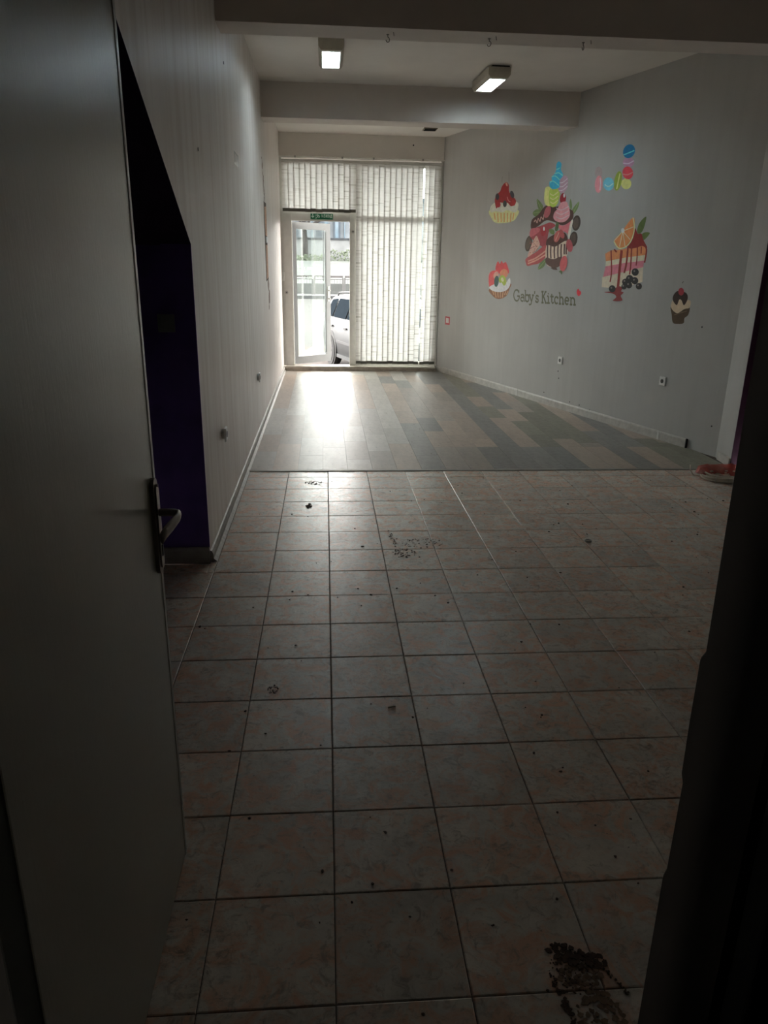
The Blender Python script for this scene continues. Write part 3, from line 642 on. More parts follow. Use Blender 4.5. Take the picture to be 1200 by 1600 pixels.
JB = box('junction_box', XL+.001, XL+.012, 7.18, 7.43, 1.73, 1.79, M_PLASTIC, None, .003); tag(JB, 'tiny white junction box set in the open wall chase', 'box')
for px, py in ((309, 233), (349, 98)):
    p = onx(px, py, XL); MB().cyl((XL, p.y, p.z), (XL+.003, p.y, p.z), .009, 8).build('nail_hole', M_SOCKD, WL)
for px, py in ((771, 598), (800, 607), (826, 617), (850, 613), (872, 580), (873, 591), (890, 628), (905, 633), (921, 641), (1112, 666), (1097, 511)):
    s, z = onrw(px, py); MB().cyl(rw3(s, z), rw3(s, z, .002), .008, 8).build('nail_hole', M_SOCKD, WR)
s, z = onrw(1110, 703)

# ------------------------------------------------------------------ painted desserts (flat paint on the right wall)
CA = lambda x, y: (740+x/5.717, 240+y/5.714)
CB = lambda x, y: (920+x/5.161, 210+y/5.161)
CC = lambda x, y: (800+x/8.0, 240+y/8.0)
def smooth_closed(P, n=4):
    out = []; m = len(P)
    for i in range(m):
        p0, p1, p2, p3 = P[i-1], P[i], P[(i+1) % m], P[(i+2) % m]
        for k in range(n):
            t = k/n; out.append(tuple(.5*((2*p1[j])+(-p0[j]+p2[j])*t+(2*p0[j]-5*p1[j]+4*p2[j]-p3[j])*t*t+(-p0[j]+3*p1[j]-3*p2[j]+p3[j])*t**3) for j in (0, 1)))
    return out
def smooth_open(P, n=4):
    if len(P) < 3: return P
    Q = [P[0]]+list(P)+[P[-1]]; out = []
    for i in range(1, len(Q)-2):
        p0, p1, p2, p3 = Q[i-1], Q[i], Q[i+1], Q[i+2]
        for k in range(n):
            t = k/n; out.append(tuple(.5*((2*p1[j])+(-p0[j]+p2[j])*t+(2*p0[j]-5*p1[j]+4*p2[j]-p3[j])*t*t+(-p0[j]+3*p1[j]-3*p2[j]+p3[j])*t**3) for j in (0, 1)))
    return out+[P[-1]]
def pmat(c, ill):
    nm = 'wall_paint_%d_%d_%d_%d' % (*c, int(ill*100))
    return simple(nm, paint_rgb(c, ill)[:3], .6, var=.10, s=25, bmp=0, spec=.3)
class Painting:
    def __init__(s, label, tf, px, ill):
        a, z = onrw(*px); s.o = empty('wall_painting', rw3(a, z)); tag(s.o, label, 'painting', 'desserts painted on the right wall'); s.tf = tf; s.k = 0; s.ill = ill
    def poly(s, name, pts, c, sm=True, ins=0):
        P = [s.tf(*p) for p in pts]
        if sm: P = smooth_closed(P)
        Q = [onrw(*p) for p in P]; s.k += 1; off = .0004+.00004*s.k; n = len(Q)
        bm = bmesh.new(); vs_ = [bm.verts.new(rw3(a, z, off)-ORG[s.o.name]) for a, z in Q]; f = bm.faces.new(vs_); f.normal_update()
        if f.normal.dot(RNOR) < 0: f.normal_flip()
        bmesh.ops.triangulate(bm, faces=[f]); me = bpy.data.meshes.new(name); bm.to_mesh(me); bm.free()
        return link(name, me, pmat(c, s.ill), s.o)
    def ell(s, name, cx, cy, rx, ry, c, rot=0, n=18):
        r = math.radians(rot); pts = []
        for k in range(n):
            a = 2*math.pi*k/n; x, y = rx*math.cos(a), ry*math.sin(a); pts.append((cx+x*math.cos(r)-y*math.sin(r), cy+x*math.sin(r)+y*math.cos(r)))
        return s.poly(name, pts, c, False)
    def line(s, name, pts, w, c):
        P = smooth_open([s.tf(*p) for p in pts]); w = w*abs(s.tf(1, 0)[0]-s.tf(0, 0)[0])
        L, R_ = stroke_poly(P, w); s.k += 1; off = .0004+.00004*s.k; v = []
        for a, b in zip(L, R_): v += [rw3(*onrw(*a), off), rw3(*onrw(*b), off)]
        return obj(name, v, [(2*i, 2*i+1, 2*i+3, 2*i+2) for i in range(len(L)-1)], pmat(c, s.ill), s.o)
IL = .35
p = Painting('painted tart cupcake heaped with red strawberries, upper left of the murals', CA, CA(270, 620), IL)
p.line('sketch_line', [(258, 205), (253, 260)], 3, (80, 75, 72)); p.line('sketch_line', [(315, 160), (316, 250)], 3, (80, 75, 72))
p.poly('paper_cup', [(150, 500), (392, 500), (380, 575), (345, 605), (270, 620), (200, 618), (165, 585)], (176, 156, 112))
for x in (185, 215, 245, 275, 305, 335, 360): p.line('cup_pleat', [(x, 530), (x+(270-x)*.1, 612 if 190 < x < 345 else 590)], 9, (150, 116, 72))
p.poly('cream', [(185, 440), (270, 400), (385, 430), (400, 470), (375, 525), (300, 505), (260, 525), (200, 515), (155, 525), (150, 480)], (168, 160, 142))
p.poly('strawberry', [(255, 290), (290, 255), (315, 280), (320, 345), (375, 410), (372, 450), (335, 470), (305, 440), (265, 440), (230, 440), (205, 492), (190, 420), (205, 370), (238, 335)], (112, 28, 30))
p.ell('blueberry', 345, 365, 17, 34, (38, 38, 44), -15); p.ell('blueberry', 213, 385, 17, 30, (42, 36, 40)); p.ell('blueberry', 280, 448, 17, 30, (40, 44, 44))
p.ell('strawberry', 355, 440, 20, 26, (125, 34, 36)); p.ell('strawberry', 222, 455, 20, 26, (120, 30, 34))
p.poly('highlight', [(285, 262), (300, 262), (305, 285), (296, 292)], (170, 120, 110)); p.line('highlight', [(300, 385), (312, 420), (330, 430)], 5, (165, 110, 105))

p = Painting('painted cupcake with strawberry and kiwi pieces, left of the lettering', CA, CA(235, 1298), IL)
p.poly('paper_cup', [(143, 1205), (325, 1160), (322, 1205), (300, 1262), (262, 1290), (215, 1298), (168, 1268)], (98, 66, 46))
for x in (165, 190, 215, 240, 265, 290, 310): p.line('cup_pleat', [(x, 1225 if x > 180 else 1215), (x+(235-x)*.25, 1285 if 185 < x < 285 else 1262)], 7, (140, 112, 84))
p.poly('strawberry', [(198, 1040), (205, 985), (220, 962), (235, 985), (250, 958), (265, 980), (287, 968), (306, 1010), (314, 1068), (250, 1080)], (150, 48, 50))
p.poly('strawberry', [(140, 1185), (136, 1090), (160, 1050), (205, 1044), (228, 1062), (200, 1120), (170, 1190)], (158, 60, 62))
p.ell('strawberry', 200, 1085, 22, 34, (176, 110, 98), 20); p.ell('fruit_slice', 270, 1072, 36, 42, (168, 96, 72), 20)
p.poly('cream', [(142, 1190), (185, 1165), (235, 1140), (275, 1170), (322, 1110), (328, 1168), (300, 1215), (250, 1235), (190, 1232), (150, 1212)], (178, 174, 166))
p.poly('kiwi', [(225, 1120), (250, 1086), (280, 1100), (293, 1150), (272, 1180), (250, 1150), (235, 1155)], (120, 132, 52)); p.ell('kiwi_core', 258, 1125, 12, 20, (168, 172, 120), -15)
p.ell('blueberry', 205, 1140, 21, 50, (40, 62, 60), 5)

p = Painting('large painted pile of cakes topped by a blue cream swirl, mural centre', CC, CC(540, 1500), IL)
G1, G2 = (78, 92, 58), (62, 74, 48)
for q in ([(310, 565), (385, 645), (372, 715), (330, 690)], [(258, 745), (310, 695), (375, 725), (300, 788)], [(732, 565), (752, 640), (742, 705), (718, 650)], [(838, 598), (822, 685), (765, 760), (752, 700)], [(325, 1448), (360, 1350), (432, 1318), (400, 1412)]): p.poly('leaf', q, G1); 
for q in ([(310, 570), (370, 705)], [(262, 745), (365, 728)], [(835, 602), (762, 750)], [(330, 1440), (425, 1325)]): p.line('leaf_vein', q, 5, (105, 118, 82))
p.ell('cookie', 805, 868, 52, 98, (46, 38, 34), 8); p.ell('cookie_face', 800, 868, 34, 72, (62, 52, 46), 8); p.ell('cookie', 770, 1068, 50, 96, (46, 38, 34), 8); p.ell('cookie_face', 765, 1065, 33, 70, (60, 50, 44), 8)
p.ell('cookie', 208, 1125, 42, 100, (54, 44, 38), 10); p.ell('cookie_face', 204, 1125, 27, 74, (70, 58, 48), 10)
p.poly('chocolate_cake', [(430, 645), (550, 665), (640, 640), (720, 690), (768, 730), (752, 830), (640, 895), (540, 860), (430, 835), (330, 905), (243, 945), (248, 830), (330, 762)], (58, 38, 34))
p.poly('pink_cake', [(545, 870), (640, 900), (745, 838), (762, 830), (745, 935), (715, 1070), (690, 1000), (600, 945)], (148, 82, 88)); p.poly('cream_layer', [(735, 850), (764, 832), (745, 935), (716, 1070), (702, 1000)], (170, 146, 138))
p.poly('red_cake', [(236, 945), (300, 925), (420, 880), (480, 860), (545, 900), (470, 960), (445, 1060), (432, 1185), (330, 1130), (228, 1040)], (116, 48, 52))
p.poly('pink_glaze', [(236, 945), (330, 928), (350, 960), (300, 1010), (228, 1040)], (140, 72, 78))
p.poly('cake_slice', [(178, 1310), (300, 1230), (432, 1140), (432, 1272), (350, 1365), (260, 1390), (195, 1404), (176, 1370)], (128, 56, 56))
for a, b in ((1345, 1215), (1375, 1262)): p.line('cake_layer', [(200, a), (300, a-40), (425, b)], 18, (160, 112, 98))
p.poly('cream_crumb', [(300, 1030), (335, 1085), (345, 1150), (270, 1240), (198, 1292), (225, 1190)], (150, 122, 112))
for k in range(26): p.ell('crumb', 225+rnd.random()*100, 1090+rnd.random()*150, 5, 8, (118, 62, 58), rnd.random()*90, 6)
p.line('icing_zigzag', [(278, 858), (298, 828), (316, 868), (330, 808), (352, 850), (366, 790), (392, 826), (402, 760)], 9, (142, 112, 104))
p.ell('strawberry', 445, 730, 38, 78, (128, 68, 72), 18); p.ell('cherry', 395, 970, 34, 62, (120, 34, 40), 8); p.ell('highlight', 402, 940, 12, 26, (196, 172, 166))
p.poly('yellow_cream', [(420, 430), (470, 415), (500, 450), (492, 640), (425, 642), (404, 560)], (182, 164, 96)); p.poly('green_cream', [(470, 462), (520, 448), (592, 440), (594, 560), (542, 664), (470, 640)], (128, 142, 62))
for y in (500, 550, 600): p.line('cream_fold', [(478, y), (520, y+22), (580, y-22)], 13, (176, 182, 110))
p.poly('lilac_cream', [(585, 340), (650, 278), (692, 292), (704, 350), (692, 430), (645, 492), (590, 472), (572, 400)], (132, 108, 122))
for y in (350, 400, 445): p.line('cream_fold', [(590, y+16), (640, y+10), (696, y-40)], 9, (166, 146, 156)); 
p.poly('blue_cream', [(590, 98), (622, 130), (614, 200), (642, 270), (600, 335), (594, 420), (525, 444), (478, 420), (472, 352), (500, 338), (498, 290), (530, 258), (552, 210), (560, 130)], (44, 128, 152))
for q in ([(478, 360), (520, 345), (590, 400)], [(500, 292), (545, 280), (600, 330)], [(535, 255), (585, 240), (636, 275)], [(560, 200), (600, 180)]): p.line('cream_fold', q, 13, (92, 168, 188))
p.ell('cherry', 640, 565, 38, 72, (108, 26, 34), 5); p.ell('highlight', 655, 525, 12, 26, (190, 166, 160))
p.poly('pink_cream', [(612, 615), (680, 600), (706, 650), (728, 730), (718, 795), (660, 852), (580, 856), (522, 812), (530, 742), (570, 690)], (152, 106, 112))
for y in (680, 735, 790): p.line('cream_fold', [(555, y), (620, y+25), (712, y-20)], 9, (178, 138, 142))
p.poly('chocolate_top', [(432, 1095), (470, 1045), (560, 1000), (650, 985), (690, 1030), (692, 1130), (540, 1165), (440, 1155)], (58, 36, 32))
p.poly('cupcake_body', [(434, 1150), (540, 1165), (690, 1090), (692, 1270), (600, 1400), (520, 1424), (430, 1372)], (156, 138, 124))
p.poly('cupcake_base', [(430, 1300), (520, 1320), (622, 1290), (600, 1402), (520, 1426), (430, 1374)], (66, 44, 38))
for x in (450, 490, 535, 580, 620, 660, 685): p.line('chocolate_drip', [(x, 1130), (x-4, 1240), (x, 1310 if x < 640 else 1260)], 17, (62, 40, 36))
p.ell('strawberry', 568, 1035, 38, 76, (136, 72, 68), 18); p.ell('strawberry', 625, 1005, 30, 60, (128, 60, 60), -20); p.line('leaf_vein', [(545, 1090), (592, 985)], 6, (168, 128, 116))
p.poly('leaf', [(560, 858), (588, 880), (572, 962), (540, 955)], G2); p.poly('leaf', [(466, 945), (528, 955), (530, 1010), (482, 995)], G1)
p.ell('strawberry', 722, 1150, 40, 82, (122, 56, 60), -8); p.ell('strawberry', 648, 1375, 46, 100, (142, 66, 68), 10)
p.poly('leaf', [(590, 1478), (612, 1460), (632, 1475), (625, 1512), (608, 1488)], G2); p.poly('chocolate_drip', [(490, 1425), (545, 1420), (570, 1452), (520, 1450)], (58, 40, 36))

IB = .30
p = Painting('painted stack of coloured macarons, upper right of the murals', CB, CB(200, 470), IB)
for nm, x, y, rx, ry, c, rt in (('macaron', 80, 308, 30, 48, (110, 98, 98), 0), ('macaron', 160, 400, 44, 54, (74, 128, 140), 0), ('macaron', 80, 402, 31, 70, (146, 92, 98), 4), ('macaron', 302, 398, 42, 44, (160, 144, 88), 0), ('macaron', 320, 225, 46, 42, (122, 92, 112), -8), ('macaron', 315, 310, 43, 52, (150, 46, 54), -10), ('macaron', 325, 136, 47, 58, (14, 76, 112), 25), ('macaron', 236, 375, 30, 80, (96, 108, 38), 10)):
    p.ell(nm, x, y, rx, ry, c, rt)
for q, c in (([(282, 165), (320, 150), (368, 130)], (70, 150, 175)), ([(278, 232), (320, 235), (364, 212)], (165, 130, 148)), ([(275, 320), (315, 325), (355, 305)], (185, 90, 88)), ([(225, 440), (238, 380), (252, 315)], (150, 160, 96)), ([(130, 405), (160, 420), (198, 395)], (120, 165, 172)), ([(92, 350), (96, 400), (90, 450)], (178, 130, 132))): p.line('macaron_filling', q, 9, c)

p = Painting('painted layered cake slice with an orange wedge and dripping sauce', CB, CB(250, 1340), IB)
p.poly('cream_layer', [(108, 1150), (270, 1105), (440, 1062), (432, 1190), (250, 1245), (104, 1232)], (138, 130, 116), False)
p.poly('pink_layer', [(135, 1062), (300, 1030), (447, 1010), (440, 1070), (270, 1112), (116, 1150)], (138, 84, 92), False)
p.poly('cream_layer', [(138, 1020), (300, 985), (460, 965), (447, 1018), (300, 1035), (134, 1064)], (148, 136, 120), False)
p.poly('orange_layer', [(132, 962), (180, 935), (250, 930), (440, 890), (472, 925), (460, 972), (300, 992), (138, 1024)], (158, 92, 60), False)
p.poly('leaf', [(462, 662), (455, 720), (430, 785), (398, 800), (390, 770), (412, 710)], (58, 70, 36)); p.poly('leaf', [(492, 795), (462, 838), (432, 855), (420, 815), (452, 790)], (64, 76, 40))
p.poly('red_berries', [(318, 865), (345, 840), (372, 755), (395, 800), (425, 800), (440, 850), (472, 915), (430, 900), (380, 915), (325, 918)], (88, 24, 24))
p.poly('orange_wedge', [(203, 858), (262, 790), (358, 668), (370, 755), (345, 850), (300, 908), (240, 922)], (164, 92, 56)); 
p.line('orange_rind', [(203, 862), (240, 916), (300, 905), (345, 850), (368, 760), (358, 672)], 9, (184, 142, 110))
for q in ([(275, 780), (248, 905)], [(275, 780), (292, 900)], [(275, 780), (335, 850)], [(275, 780), (362, 745)], [(275, 780), (205, 858)]): p.line('orange_segment', q, 5, (190, 150, 122))
p.ell('orange_pith', 275, 775, 14, 20, (180, 160, 144))
for q, w in (([(180, 935), (184, 1100), (172, 1190)], 10), ([(266, 935), (250, 1080), (236, 1232)], 20), ([(318, 900), (304, 1040), (286, 1118)], 14), ([(346, 900), (340, 1040), (330, 1130)], 11), ([(392, 905), (390, 990), (382, 1058)], 9), ([(440, 880), (466, 930), (450, 1035)], 12), ([(425, 905), (422, 962)], 9), ([(205, 925), (225, 950)], 12)): p.line('sauce_drip', q, w, (92, 30, 26))
p.poly('sauce_pool', [(125, 1272), (190, 1262), (235, 1225), (272, 1235), (262, 1265), (282, 1275), (258, 1302), (270, 1340), (195, 1342), (222, 1312), (198, 1285)], (92, 34, 34))
for x, y, r in ((375, 1110, 29), (330, 1165, 30), (295, 1190, 26), (325, 1215, 26), (372, 1180, 28), (405, 1225, 25), (285, 1228, 22), (190, 1245, 27)): p.ell('blackberry', x, y, r, r*1.05, (32, 30, 30)); p.ell('berry_shine', x-7, y-8, 7, 8, (82, 78, 74))

p = Painting('painted small chocolate cupcake with a cherry, lowest and farthest right', CB, CB(735, 1525), IB)
p.line('sketch_line', [(752, 1200), (765, 1185)], 6, (70, 66, 62))
p.poly('paper_cup', [(660, 1392), (702, 1432), (745, 1418), (812, 1395), (802, 1455), (772, 1482), (765, 1522), (720, 1528), (678, 1518), (668, 1450)], (52, 40, 28))
p.poly('cream', [(672, 1345), (700, 1330), (790, 1335), (822, 1345), (812, 1398), (772, 1408), (712, 1442), (664, 1398)], (134, 120, 102))
p.poly('chocolate_top', [(676, 1325), (690, 1285), (722, 1262), (785, 1278), (798, 1325), (768, 1378), (748, 1338), (730, 1332), (712, 1375), (692, 1362)], (36, 24, 20)); p.ell('cherry', 745, 1268, 23, 31, (108, 30, 38))
p.line('cup_shade', [(690, 1455), (735, 1440), (790, 1425)], 8, (72, 58, 44))

# lettering
TX = empty('wall_lettering', rw3(*onrw(850, 476))); tag(TX, 'dark green hand-painted shop lettering under the large cake painting', 'lettering')
M_TXT = simple('lettering_paint', paint_rgb((66, 66, 50), IL)[:3], .6, var=.1, bmp=0)
def arc(cx, cy, rx, ry, a0, a1, n=10): return [(cx+rx*math.cos(math.radians(a0+(a1-a0)*k/n)), cy+ry*math.sin(math.radians(a0+(a1-a0)*k/n))) for k in range(n+1)]
XH = .62
GL = {'G': [arc(.5, .5, .48, .5, 45, 330, 16), [(.92, .24), (.92, .44)], [(.6, .44), (1.05, .44)], [(.86, .98), (.86, .72)]],
 'a': [arc(.45, XH-.2, .4, .2, 150, 0, 8)+[(.85, .06), (1.0, 0)], arc(.44, .19, .40, .18, 60, 300, 12), [(.5, .34), (.85, .34)]],
 'b': [[(-.05, 1), (.15, 1), (.15, 0)], arc(.52, .31, .40, .31, 140, -140, 14)],
 'y': [[(-.05, XH), (.35, XH)], [(.65, XH), (1.05, XH)], [(.15, XH), (.52, .04)], [(.88, XH), (.42, -.22), (.15, -.28), (.05, -.18)]],
 "'": [[(.5, 1.0), (.4, .74)]],
 's': [arc(.5, .46, .36, .15, 20, 250, 8)+arc(.5, .16, .40, .16, 80, -160, 9), [(.88, .62), (.88, .46)], [(.1, .18), (.1, 0)]],
 'K': [[(.2, 0), (.2, 1)], [(0, 0), (.45, 0)], [(0, 1), (.45, 1)], [(.22, .42), (.85, 1)], [(.42, .58), (.9, 0)], [(.65, 1), (1.02, 1)], [(.72, 0), (1.08, 0)]],
 'i': [[(.5, 0), (.5, XH)], [(.15, XH), (.5, XH)], [(.05, 0), (.95, 0)], [(.45, .80), (.55, .90)]],
 't': [[(.42, .86), (.42, .15), (.6, 0), (.95, .10)], [(.05, XH), (.9, XH)]],
 'c': [arc(.5, .31, .44, .31, 50, 315, 14), [(.86, .62), (.86, .42)]],
 'h': [[(0, 1), (.2, 1), (.2, 0)], [(0, 0), (.42, 0)], arc(.5, .38, .30, .24, 170, 0, 8)+[(.80, 0)], [(.6, 0), (1.02, 0)]],
 'e': [[(.08, .32), (.92, .32)], arc(.5, .31, .43, .31, 0, 315, 16)],
 'n': [[(0, XH), (.2, XH), (.2, 0)], [(0, 0), (.42, 0)], arc(.5, .38, .30, .24, 170, 0, 8)+[(.80, 0)], [(.6, 0), (1.02, 0)]]}
for ch, xa, xb in (('G', 358, 412), ('a', 420, 456), ('b', 458, 498), ('y', 494, 538), ("'", 536, 558), ('s', 553, 581), ('K', 606, 650), ('i', 654, 682), ('t', 684, 718), ('c', 722, 758), ('h', 762, 808), ('e', 814, 854), ('n', 860, 912)):
    mb = MB()
    for st in GL[ch]:
        pts = []
        for a, b in st:
            X = xa+(xb-xa)*a; base = 1313+(X-358)/554*38; Y = base-98*b; pts.append(onrw(*CA(X, Y)))
        stroke_mesh(mb, pts, .020, lambda q, off: rw3(q[0], q[1], off), .0004, .0008)
    mb.build('letter', M_TXT, TX)
p = Painting('small red painted heart beside the lettering', CA, CA(938, 1272), IL); p.o['group'] = 'desserts painted on the right wall'
p.poly('heart', [(922, 1225), (935, 1205), (945, 1222), (960, 1235), (957, 1258), (938, 1272), (924, 1255)], (165, 38, 46))

# ------------------------------------------------------------------ cable coil in a red bag
c0 = onz(1136, 750); cx, cy = c0.x, c0.y+.03
CO = empty('cable_coil', (cx, cy, 0)); tag(CO, 'coil of pale electric cable lying on the tiles by the dark jamb', 'cable')
M_CAB = simple('grey_white_cable', (.80, .74, .64), .5)
for k in range(7):
    rr = .135+.012*math.sin(k*2.1)+.006*k; zz = .012+.011*(k % 4); ph = k*.7
    MB().tube([(cx+rr*math.cos(a)*1.05+.006*math.cos(ph), cy+rr*.80*math.sin(a)+.006*math.sin(ph), zz+.006*math.sin(a*2+ph)+.002) for a in [2*math.pi*i/36 for i in range(36)]], .0068, 6, True).build('cable_loop', M_CAB, CO, True)
e0 = onz(1084, 744); MB().tube([(cx-.13, cy-.02, .03), (e0.x+.10, e0.y+.0, .022), (e0.x+.03, e0.y-.02, .008), (e0.x-.005, e0.y, .012), (e0.x-.02, e0.y+.03, .045), (e0.x-.016, e0.y+.05, .08)], .0045, 6).build('cable_end', M_CAB, CO, True)
for a in (3.9, 4.6, 5.4): MB().tube([(cx+.155*math.cos(a)+.035*math.cos(t)*math.cos(a), cy+.125*math.sin(a)+.035*math.cos(t)*math.sin(a), .026+.028*math.sin(t)) for t in [2*math.pi*i/12 for i in range(12)]], .003, 5, True).build('cable_tie', M_PLASTIC, CO, True)
def bagmat():
    m, nt, b, n, l = nmat('thin_red_plastic'); t, _ = tex(nt, 'Object', s=14); r = ramp(nt, t.outputs[0], [(.3, (.62, .07, .06)), (.7, (.80, .17, .13))]); l.new(r.outputs[0], b.inputs['Base Color'])
    b.inputs['Roughness'].default_value = .35; b.inputs['Alpha'].default_value = .62; bump(nt, b, t.outputs[0], .5, .02); return m
mb = MB(); v = []; nu, nv = 28, 5
for i in range(nu):
    a = 2*math.pi*i/nu
    for j in range(nv):
        t = j/(nv-1); rr = .10+.115*t+.014*rnd.uniform(-1, 1); z = .012+.075*math.sin(math.pi*min(1, t*.9)) + .012*rnd.uniform(-1, 1)
        if math.sin(a) < -.1: rr = .06+.05*t; z = .006+.02*t
        v.append((cx+rr*math.cos(a)*1.05, cy+.015+rr*.82*math.sin(a), max(.006, z)))
f = [(i*nv+j, ((i+1) % nu)*nv+j, ((i+1) % nu)*nv+j+1, i*nv+j+1) for i in range(nu) for j in range(nv-1)]
BG = obj('plastic_bag', v, f, bagmat(), None, True); tag(BG, 'crumpled thin red plastic bag wrapped around the cable coil', 'bag')

# ------------------------------------------------------------------ dirt and debris on the tiles
M_DIRT = simple('dark_brown_dirt', (.085, .05, .032), .95, var=.4, s=60)
M_MUD = simple('dried_brown_mud', (.24, .16, .10), .95, var=.4, s=40)
def flakes(mb, cx, cy, rx, ry, n, s0, s1, th=.0012, ang=0):
    for k in range(n):
        a = rnd.random()*2*math.pi; r = math.sqrt(rnd.random()); px, py = r*rx*math.cos(a), r*ry*math.sin(a)
        x = cx+px*math.cos(ang)-py*math.sin(ang); y = cy+px*math.sin(ang)+py*math.cos(ang); s = rnd.uniform(s0, s1); m_ = rnd.randint(5, 7); o_ = rnd.random()*6
        mb.prism([(x+s*rnd.uniform(.5, 1.2)*math.cos(o_+2*math.pi*i/m_), y+s*rnd.uniform(.5, 1.2)*math.sin(o_+2*math.pi*i/m_), .0008) for i in range(m_)], (0, 0, th*rnd.uniform(.4, 1.2)))
mb = MB(); flakes(mb, .548, .085, .052, .026, 95, .002, .009, .002, -.5); flakes(mb, .605, .068, .022, .022, 48, .002, .008); 
for k in range(60):
    t = rnd.random(); flakes(mb, .488+.014*t+rnd.uniform(0, .012), .03-.13*t, .004, .004, 1, .002, .006)
for k in range(40):
    t = rnd.random(); flakes(mb, .615+.035*t, .055-.07*t, .006, .006, 1, .001, .004)
flakes(mb, .54, .04, .06, .05, 120, .001, .0035)
o = mb.build('dirt_patch', M_DIRT); tag(o, 'dark crumbled dirt patch at a tile corner near the right jamb', 'dirt', kind='stuff')
mb = MB(); flakes(mb, .555, .035, .055, .03, 70, .003, .008, .0008); flakes(mb, .57, -.06, .05, .06, 80, .003, .010, .0007)
o = mb.build('mud_smear', M_MUD); tag(o, 'thin brown mud smear below the dark dirt patch', 'dirt', kind='stuff')
mb = MB()
for k in range(45):
    t = rnd.random(); flakes(mb, .365+.03*t+rnd.uniform(-.006, .006), 3.02-.45*t, .012, .012, 1, .001, .007)
flakes(mb, .42, 2.64, .07, .07, 50, .001, .008); flakes(mb, .54, 2.80, .12, .09, 70, .002, .007); flakes(mb, -.13, 3.5, .02, .05, 40, .003, .011); flakes(mb, -.10, 4.05, .07, .05, 50, .002, .009); flakes(mb, -.22, 1.27, .02, .03, 40, .001, .0035)
o = mb.build('dirt_streaks', M_DIRT); tag(o, 'scattered dark dirt streaks in the middle of the tiled floor', 'dirt', kind='stuff')
mb = MB()
for px, py in ((722, 771), (643, 783), (566, 854), (620, 920), (560, 920), (580, 930), (700, 942), (470, 1033), (312, 980), (456, 925), (770, 875), (812, 783), (857, 831), (917, 835), (872, 818), (888, 788), (1072, 785), (1050, 846), (1085, 800), (1130, 783), (1090, 836), (876, 895), (1068, 918), (930, 1290), (880, 1200), (985, 1280), (640, 1432), (770, 1447), (870, 1405), (550, 1410), (580, 1100), (725, 1068), (1060, 1033), (837, 1065), (660, 1585), (855, 1549), (996, 1380), (292, 1438), (500, 1442)):
    q = onz(px, py); g = .38 if q.y < 1.6 else .75; flakes(mb, q.x, q.y, .006*g, .006*g, 2, .004*g, .010*g, .005*g)
for k in range(150): flakes(mb, rnd.uniform(-.55, 2.9), rnd.uniform(.2, 4.3), .003, .003, 1, .0015, .006, .003)
for k in range(70): flakes(mb, rnd.uniform(-.5, 1.4), rnd.uniform(4.5, 7.5), .003, .003, 1, .002, .009, .003)
o = mb.build('debris', M_DIRT); tag(o, 'small dark crumbs and grit scattered over the floor', 'debris', kind='stuff')
q = onz(612, 1106); o = MB().tube([(q.x-.014, q.y-.004, .004), (q.x, q.y, .005), (q.x+.014, q.y+.003, .004)], .0032, 6).build('wood_splinter', simple('pale_wood', (.5, .42, .3), .8), None, True); tag(o, 'tiny pale wood splinter lying on a tile mid-floor', 'splinter')
q = onz(919, 846); o = MB().tube([(q.x+.018*math.cos(a), q.y+.018*math.sin(a), .006) for a in [2*math.pi*i/12 for i in range(12)]], .004, 6, True).build('metal_ring', M_ALU, None, True); tag(o, 'small pale metal ring lying on the tiles toward the right', 'ring')

# ================================================================== OUTSIDE
G0 = -.5
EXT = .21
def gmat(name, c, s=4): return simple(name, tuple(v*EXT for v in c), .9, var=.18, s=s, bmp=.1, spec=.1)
o = box('pavement', -14, 18, 10.40, 18.3, G0-.2, G0, gmat('pinkish_pavers', (.185, .155, .138))); struct(o, 'pinkish paved forecourt outside the shop', 'pavement')
o = box('road', -40, 45, 18.3, 46.0, G0-.2, G0-.03, gmat('pale_asphalt', (.155, .152, .146), 1.2)); struct(o, 'wide pale street outside the shop', 'road')
o = box('kerb', -40, 45, 46.0, 46.35, G0-.2, G0+.16, gmat('kerb_concrete', (.12, .125, .13))); struct(o, 'grey kerb on the far side of the street', 'kerb')
o = box('sidewalk', -40, 45, 46.35, 49.3, G0-.2, G0+.15, gmat('far_sidewalk_paving', (.30, .305, .305))); struct(o, 'pale far sidewalk beyond the street', 'sidewalk')
o = box('step_plinth', -1.2, 2.4, 10.37, 10.75, G0, -.16, gmat('plinth_concrete', (.22, .2, .18))); struct(o, 'concrete step outside the shop door', 'step')
o = MB().prism([(-40, 49.3, G0), (-40, 49.3, .30), (-40, 56.5, 1.72), (-40, 57, 1.72), (-40, 57, G0)], (85, 0, 0)).build('embankment', gmat('pale_slope', (.235, .255, .245), .8)); struct(o, 'pale sloping bank below the hedge', 'slope')
o = box('terrace_wall', -40, 45, 58.4, 59, .5, 3.25, gmat('white_terrace_wall', (.36, .38, .385), 1)); struct(o, 'low pale wall below the far building', 'wall')
box('wall_coping', -40, 45, 58.3, 59.1, 3.25, 3.38, gmat('dark_coping', (.09, .10, .11)), o)
for nm, b, lb in (('wall_facade_right', (2.2, 14, 10.30, 10.5, G0, 7), 'outer shop wall right of the window'), ('wall_facade_left', (-14, XL-.14, 10.42, 10.6, G0, 7), 'outer shop wall left of the door'), ('wall_facade_upper', (XL-.14, 2.2, 10.42, 10.6, ZC-.25, 7), 'outer wall above the shopfront'), ('wall_facade_base', (XL-.14, 2.2, 10.30, 10.38, G0, -.02), 'outer base wall below the shopfront')):
    o = box(nm, *b, gmat('facade_render_' + nm, (.5, .48, .45), 2)); struct(o, lb, 'wall')
